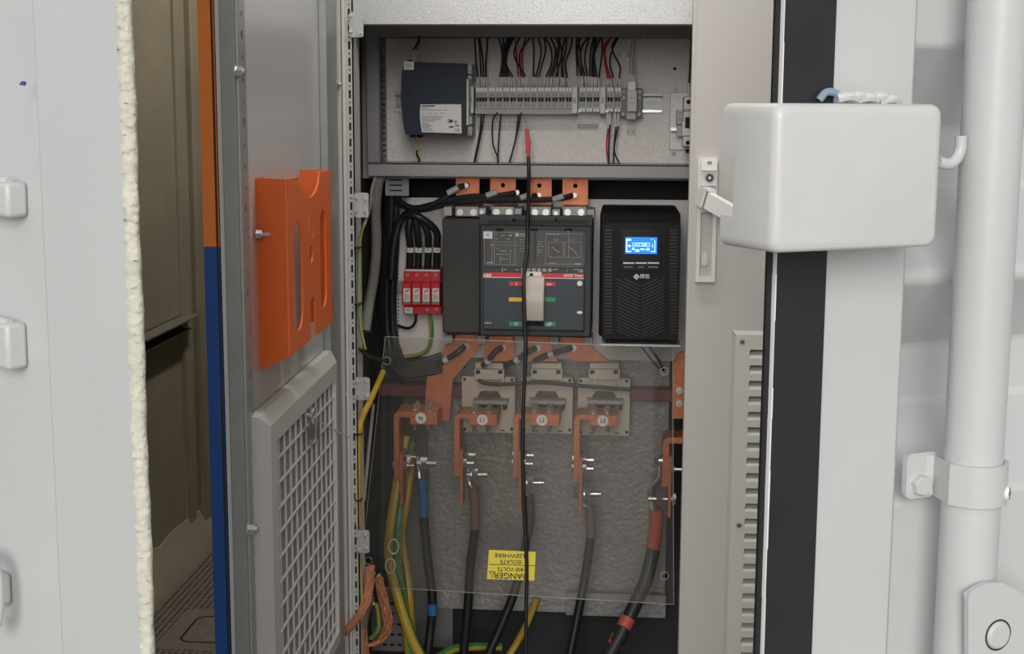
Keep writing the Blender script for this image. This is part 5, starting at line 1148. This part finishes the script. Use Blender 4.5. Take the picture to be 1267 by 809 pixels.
B().tube([P(819, 568, Yr + 0.02), P(818, 590, Yr + 0.02), P(808, 603, Yr + 0.02), P(806, 612, Yr + 0.03), P(812, 640, Yr + 0.03)], 0.008, 10, flat=0.4).build('cable_lug', STEEL, t)
B().tube(pp([(812, 630), (811, 655), (806, 690)], Yr + 0.03), 0.0125, 14).build('heat_shrink', REDH, t)
B().tube(pp([(808, 680), (800, 715), (787, 745), (768, 785), (748, 820)], [-0.085, -0.10, -0.12, -0.14, -0.15]), 0.0125, 14).build('insulation', CABLEG, t)
for a_, b_ in (((777.5, 764), (771.5, 776)), ((766, 787), (760, 799))): B().cyl(P(*a_, -0.135), P(*b_, -0.143), 0.0138, 16).build('colour_band', REDH, t)
# earth cables at lower left
yg_cable([(503, 540), (492, 600), (484, 650), (482, 690), (492, 735), (508, 785), (525, 820)], [-0.02, -0.05, -0.08, -0.12, -0.15, -0.16, -0.16], 0.0098, 'earth_cable', 'thick green and yellow earth cable, leftmost of three behind the clear shield', 'earth cable', 'thick earth cables', 12)
yg_cable([(508, 545), (499, 600), (493, 650), (492, 700), (500, 750), (508, 820)], [-0.01, -0.03, -0.05, -0.09, -0.11, -0.12], 0.0085, 'earth_cable', 'thick green and yellow earth cable, middle of three behind the clear shield', 'earth cable', 'thick earth cables', 12, 1.6)
yg_cable([(511, 560), (503, 620), (497, 665), (505, 720), (512, 820)], [0.0, -0.02, -0.03, -0.07, -0.09], 0.0075, 'earth_cable', 'thick green and yellow earth cable, rightmost of three behind the clear shield', 'earth cable', 'thick earth cables', 12, 2.6)
yg_cable([(664, 742), (652, 772), (640, 795), (626, 818)], [0.06, 0.03, 0.0, -0.02], 0.007, 'earth_cable', 'green and yellow cable slanting down at the cabinet bottom', 'earth cable', 'thick earth cables', 12)
yg_cable([(620, 800), (585, 800), (560, 803), (540, 815)], [0.04, 0.02, 0.0, -0.02], 0.008, 'earth_cable', 'green and yellow cable lying flat on the cabinet bottom', 'earth cable', 'thick earth cables', 12, 1.2)
for u, v in ((487, 676), (483, 700)):
    t = tag(B().tube([P(u + 6 * cos(q), v + 9 * sin(q), -0.155) for q in [2 * pi * k / 12 for k in range(13)]], 0.0016, 6, 2).build('cable_tie', STRING), ('upper' if v < 690 else 'lower') + ' pale tie looped round the thick earth cables', 'cable tie', 'pale ties on the earth cables')
# thin earth wires along the front post
yg_cable([(450, 278), (445, 300), (444, 340), (444, 385), (447, 410), (452, 432)], [YF + 0.01] * 6, 0.0022, 'earth_wire', 'thin green and yellow wire tied to the post beside the braided hose', 'earth wire', 'earth wires', 8)
yg_cable([(474, 460), (466, 478), (457, 498), (447, 520), (444, 545), (443, 600), (443, 650)], [-0.18, -0.24, -0.29, YF + 0.01, YF + 0.005, YF + 0.005, YF + 0.005], 0.0048, 'earth_wire', 'thicker green and yellow wire bending down along the slotted post', 'earth wire', 'earth wires', 9)
yg_cable([(446, 690), (446, 715), (447, 745)], [YF + 0.005] * 3, 0.0032, 'earth_wire', 'short green and yellow wire above the copper braids', 'earth wire', 'earth wires', 8)
for k, v in enumerate((306, 376, 537, 619)):
    c = P(443 + (v > 400), v, YF + 0.0)
    tag(B().box(c.x - 0.006, c.x + 0.005, YF - 0.004, YF + 0.012, c.z - 0.0012, c.z + 0.0012).build('cable_tie', CABLE, bevel=0.0005), nth(k + 1) + ' black cable tie from the top along the slotted post', 'cable tie', 'black ties on the post')
tag(B().tube(pp([(445, 432), (455, 440), (467, 444), (478, 447)], [YF + 0.01, -0.28, -0.24, -0.20]), 0.003, 8).build('black_wire', CABLE), 'black wire running from the post to the corner of the clear shield', 'wire')
tag(B().tube(pp([(462, 500), (456, 560), (450, 620)], [-0.2, -0.25, -0.28]), 0.003, 8).build('braided_sleeve', HOSE), 'thin dark braided sleeve behind the left edge of the clear shield', 'cable')
# copper braids
BR = [([(458, 700), (456, 730), (450, 752), (436, 772), (422, 786)], 'copper braid strap with its loose end over the post'), ([(456, 735), (449, 765), (449, 790), (452, 815)], 'copper braid strap running straight down beside the post'), ([(468, 715), (475, 745), (480, 770), (474, 790), (460, 798)], 'copper braid strap looping at the right beside the earth cables')]
for k, (pts, l) in enumerate(BR):
    ys = [YF + 0.03, YF + 0.015, YF - 0.006, YF - 0.016, YF - 0.016] if k == 0 else [YF + 0.03] * len(pts)
    t = thing('earth_braid', l, 'braid', tuple(P(pts[-1][0], pts[-1][1], YF)), 'copper earth braids')
    bb_ = B(); base = smooth_path(pp(pts, ys), 8)
    for q in range(9):
        strand = []
        for i_, p_ in enumerate(base):
            f_ = i_ / (len(base) - 1); rr_ = 0.0058 + 0.003 * f_ * f_
            an = 2 * pi * q / 9 + f_ * (7 if q % 2 else -7)
            strand.append(p_ + V((rr_ * cos(an), 0.6 * rr_ * sin(an), 0.25 * rr_ * cos(an))))
        bb_.tube(strand, 0.0026, 6, 2)
    bb_.tube(base, 0.0045, 8, 1).build('braid', BRAID, t, kind='stuff')
    if k == 1: B().tube(pp([(457, 738), (451, 758), (448, 776)], YF + 0.026), 0.010, 10, flat=0.8).build('sleeve', BROWN, t)
t = thing('braid_terminal', 'steel bolts clamping the copper braids at the left', 'terminal', tuple(P(464, 715, -0.27)))
for u, v in ((462, 710), (469, 712), (461, 718), (463, 722)): pscrew(u, v, -0.275, 3, t, 0.008, 'bolt')
B().pbox(458, 722, 468, 745, -0.285, -0.27).build('clamp', BLK, t, bevel=0.002)
tag(B().tube(pp([(459, 739), (462, 748)], -0.29), 0.003, 8).build('white_plug', LABELW), 'tiny white wire end among the copper braids', 'wire')
yg_cable([(465, 746), (468, 765), (467, 780), (458, 790)], [-0.28] * 4, 0.0035, 'earth_wire', 'short green and yellow wire looping between the copper braids', 'earth wire', 'earth wires', 8)
# red clip and test lead
t = thing('test_lead', 'long black test lead with a red clip hanging down the cabinet', 'test lead', tuple(P(650, 809, -0.36)))
yy = -0.085
B().prism([P(u, v, yy) for u, v in ((649.2, 159.5), (653.4, 159), (655.8, 175), (655.8, 180), (655.3, 195.5), (652.2, 195.5), (650.8, 187)) ], (0, 0.010, 0)).build('clip', RED, t, bevel=0.001)
B().pbox(649.8, 186, 651.5, 189, yy, yy + 0.008).build('clip_hinge', RED, t)
B().pbox(655.5, 174, 657, 178.5, yy, yy + 0.008).build('clip_hinge', RED, t)
B().tube(pp([(650.5, 139.5), (650.8, 160)], [-0.045, yy + 0.003]), 0.0007, 6).build('probe_wire', TERM, t)
lead = [(653.8, 194), (654.4, 215), (653.6, 250), (652.5, 290), (652.2, 310), (648.8, 335), (648.2, 360), (649.6, 410), (650.5, 430), (647.6, 500), (646.5, 560), (648.5, 630), (651.5, 690), (651, 760), (650, 830)]
lys = [-0.085, -0.09, -0.12, -0.145, -0.155, -0.172, -0.180, -0.184, -0.187, -0.196, -0.203, -0.210, -0.216, -0.222, -0.23]
B().tube(pp(lead, lys), 0.0032, 10).build('lead', CABLE, t)
# clear shield with its danger sign
YSt, YSb = -0.178, -0.208
pT, pB = P(655, 422, YSt), P(640, 738, YSb)
ns = V((1, 0, 0)).cross(pB - pT).normalized()
if ns.y > 0: ns = -ns
eu = (pT - pB); eu.x = 0; eu.normalize()
MS = frame(pB, V((1, 0, 0)), eu, ns)
def SH(u, v):
    q = PL(u, v, pB, ns) - pB; return q.x, q.dot(eu)
t = thing('clear_shield', 'clear acrylic shield leaning over the lower busbars', 'shield', tuple(pB))
cor = [SH(u, v) for u, v in ((476.5, 416.5), (832.5, 430), (833.5, 748), (444, 725))]
hl = [SH(u, v) for u, v in ((478.5, 446.5), (822, 459.5), (822.5, 712.5), (456, 694))]
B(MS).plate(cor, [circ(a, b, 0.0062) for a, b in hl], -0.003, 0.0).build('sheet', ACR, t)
EDG = mat('acrylic_edge', (0.42, 0.42, 0.41), 0.3)
for a, b in hl: B(MS).plate(circ(a, b, 0.0068, 20), [circ(a, b, 0.0060, 20)], -0.0032, 0.0003).build('hole_rim', EDG, t)
eb = B(MS)
for i in range(4):
    a, b = V((*cor[i], -0.0015)), V((*cor[(i + 1) % 4], -0.0015)); eb.cyl(a, b, 0.0007, 4)
eb.build('polished_edge', EDG, t)
sq = [SH(u, v) for u, v in ((605, 680), (663, 682.5), (661, 718), (602.6, 716))]
cxs = sum(p[0] for p in sq) / 4; cys = sum(p[1] for p in sq) / 4
sg = B(MS).plate(sq, [], 0.0004, 0.001).build('danger_sign', SIGN, t)
w_ = (sq[1][0] - sq[0][0]); h_ = sq[0][1] - sq[3][1]
MT = MS @ Matrix.Translation((0, 0, 0.0012)) 
def stext(s_, fx_, fy_, sz, al='CENTER', xs=1.0, bold=0.012):
    o = V((sq[0][0] + (sq[3][0] - sq[0][0]) * fy_ + w_ * fx_, sq[0][1] - h_ * fy_, 0.0013))
    text(s_, MS @ Matrix.Translation(o) @ Matrix.Rotation(pi, 4, 'Z'), sz, INK, sg, align=al, bold=bold, xscale=xs, depth=0.0002)
stext('ELSEWHERE', 0.485, 0.17, 0.0098, xs=1.12)
stext('ISOLATE', 0.485, 0.385, 0.0098, xs=1.02)
stext('400 VOLTS', 0.49, 0.64, 0.0098, xs=0.98)
stext('DANGER', 0.515, 0.86, 0.0145, xs=1.05)
B(MS).box(sq[0][0] + 0.001, sq[1][0] - 0.001, sq[0][1] - h_ * 0.505, sq[0][1] - h_ * 0.485, 0.001, 0.0013).build('divider', INK, sg)
tx_, ty_ = sq[0][0] + w_ * 0.075, sq[0][1] - h_ * 0.85
B(MS).plate([(tx_ - 0.0055, ty_ + 0.006), (tx_, ty_ - 0.006), (tx_ + 0.0055, ty_ + 0.006)], [[(tx_ - 0.0038, ty_ + 0.0048), (tx_ + 0.0038, ty_ + 0.0048), (tx_, ty_ - 0.0038)]], 0.001, 0.0014).build('warning_triangle', INK, sg)
B(MS).plate([(tx_ + 0.0004, ty_ + 0.0040), (tx_ - 0.0008, ty_ + 0.0008), (tx_ + 0.0004, ty_ + 0.0008), (tx_ - 0.0004, ty_ - 0.0018), (tx_ + 0.0012, ty_ + 0.0016), (tx_, ty_ + 0.0016)], [], 0.001, 0.0014).build('warning_bolt', INK, sg)
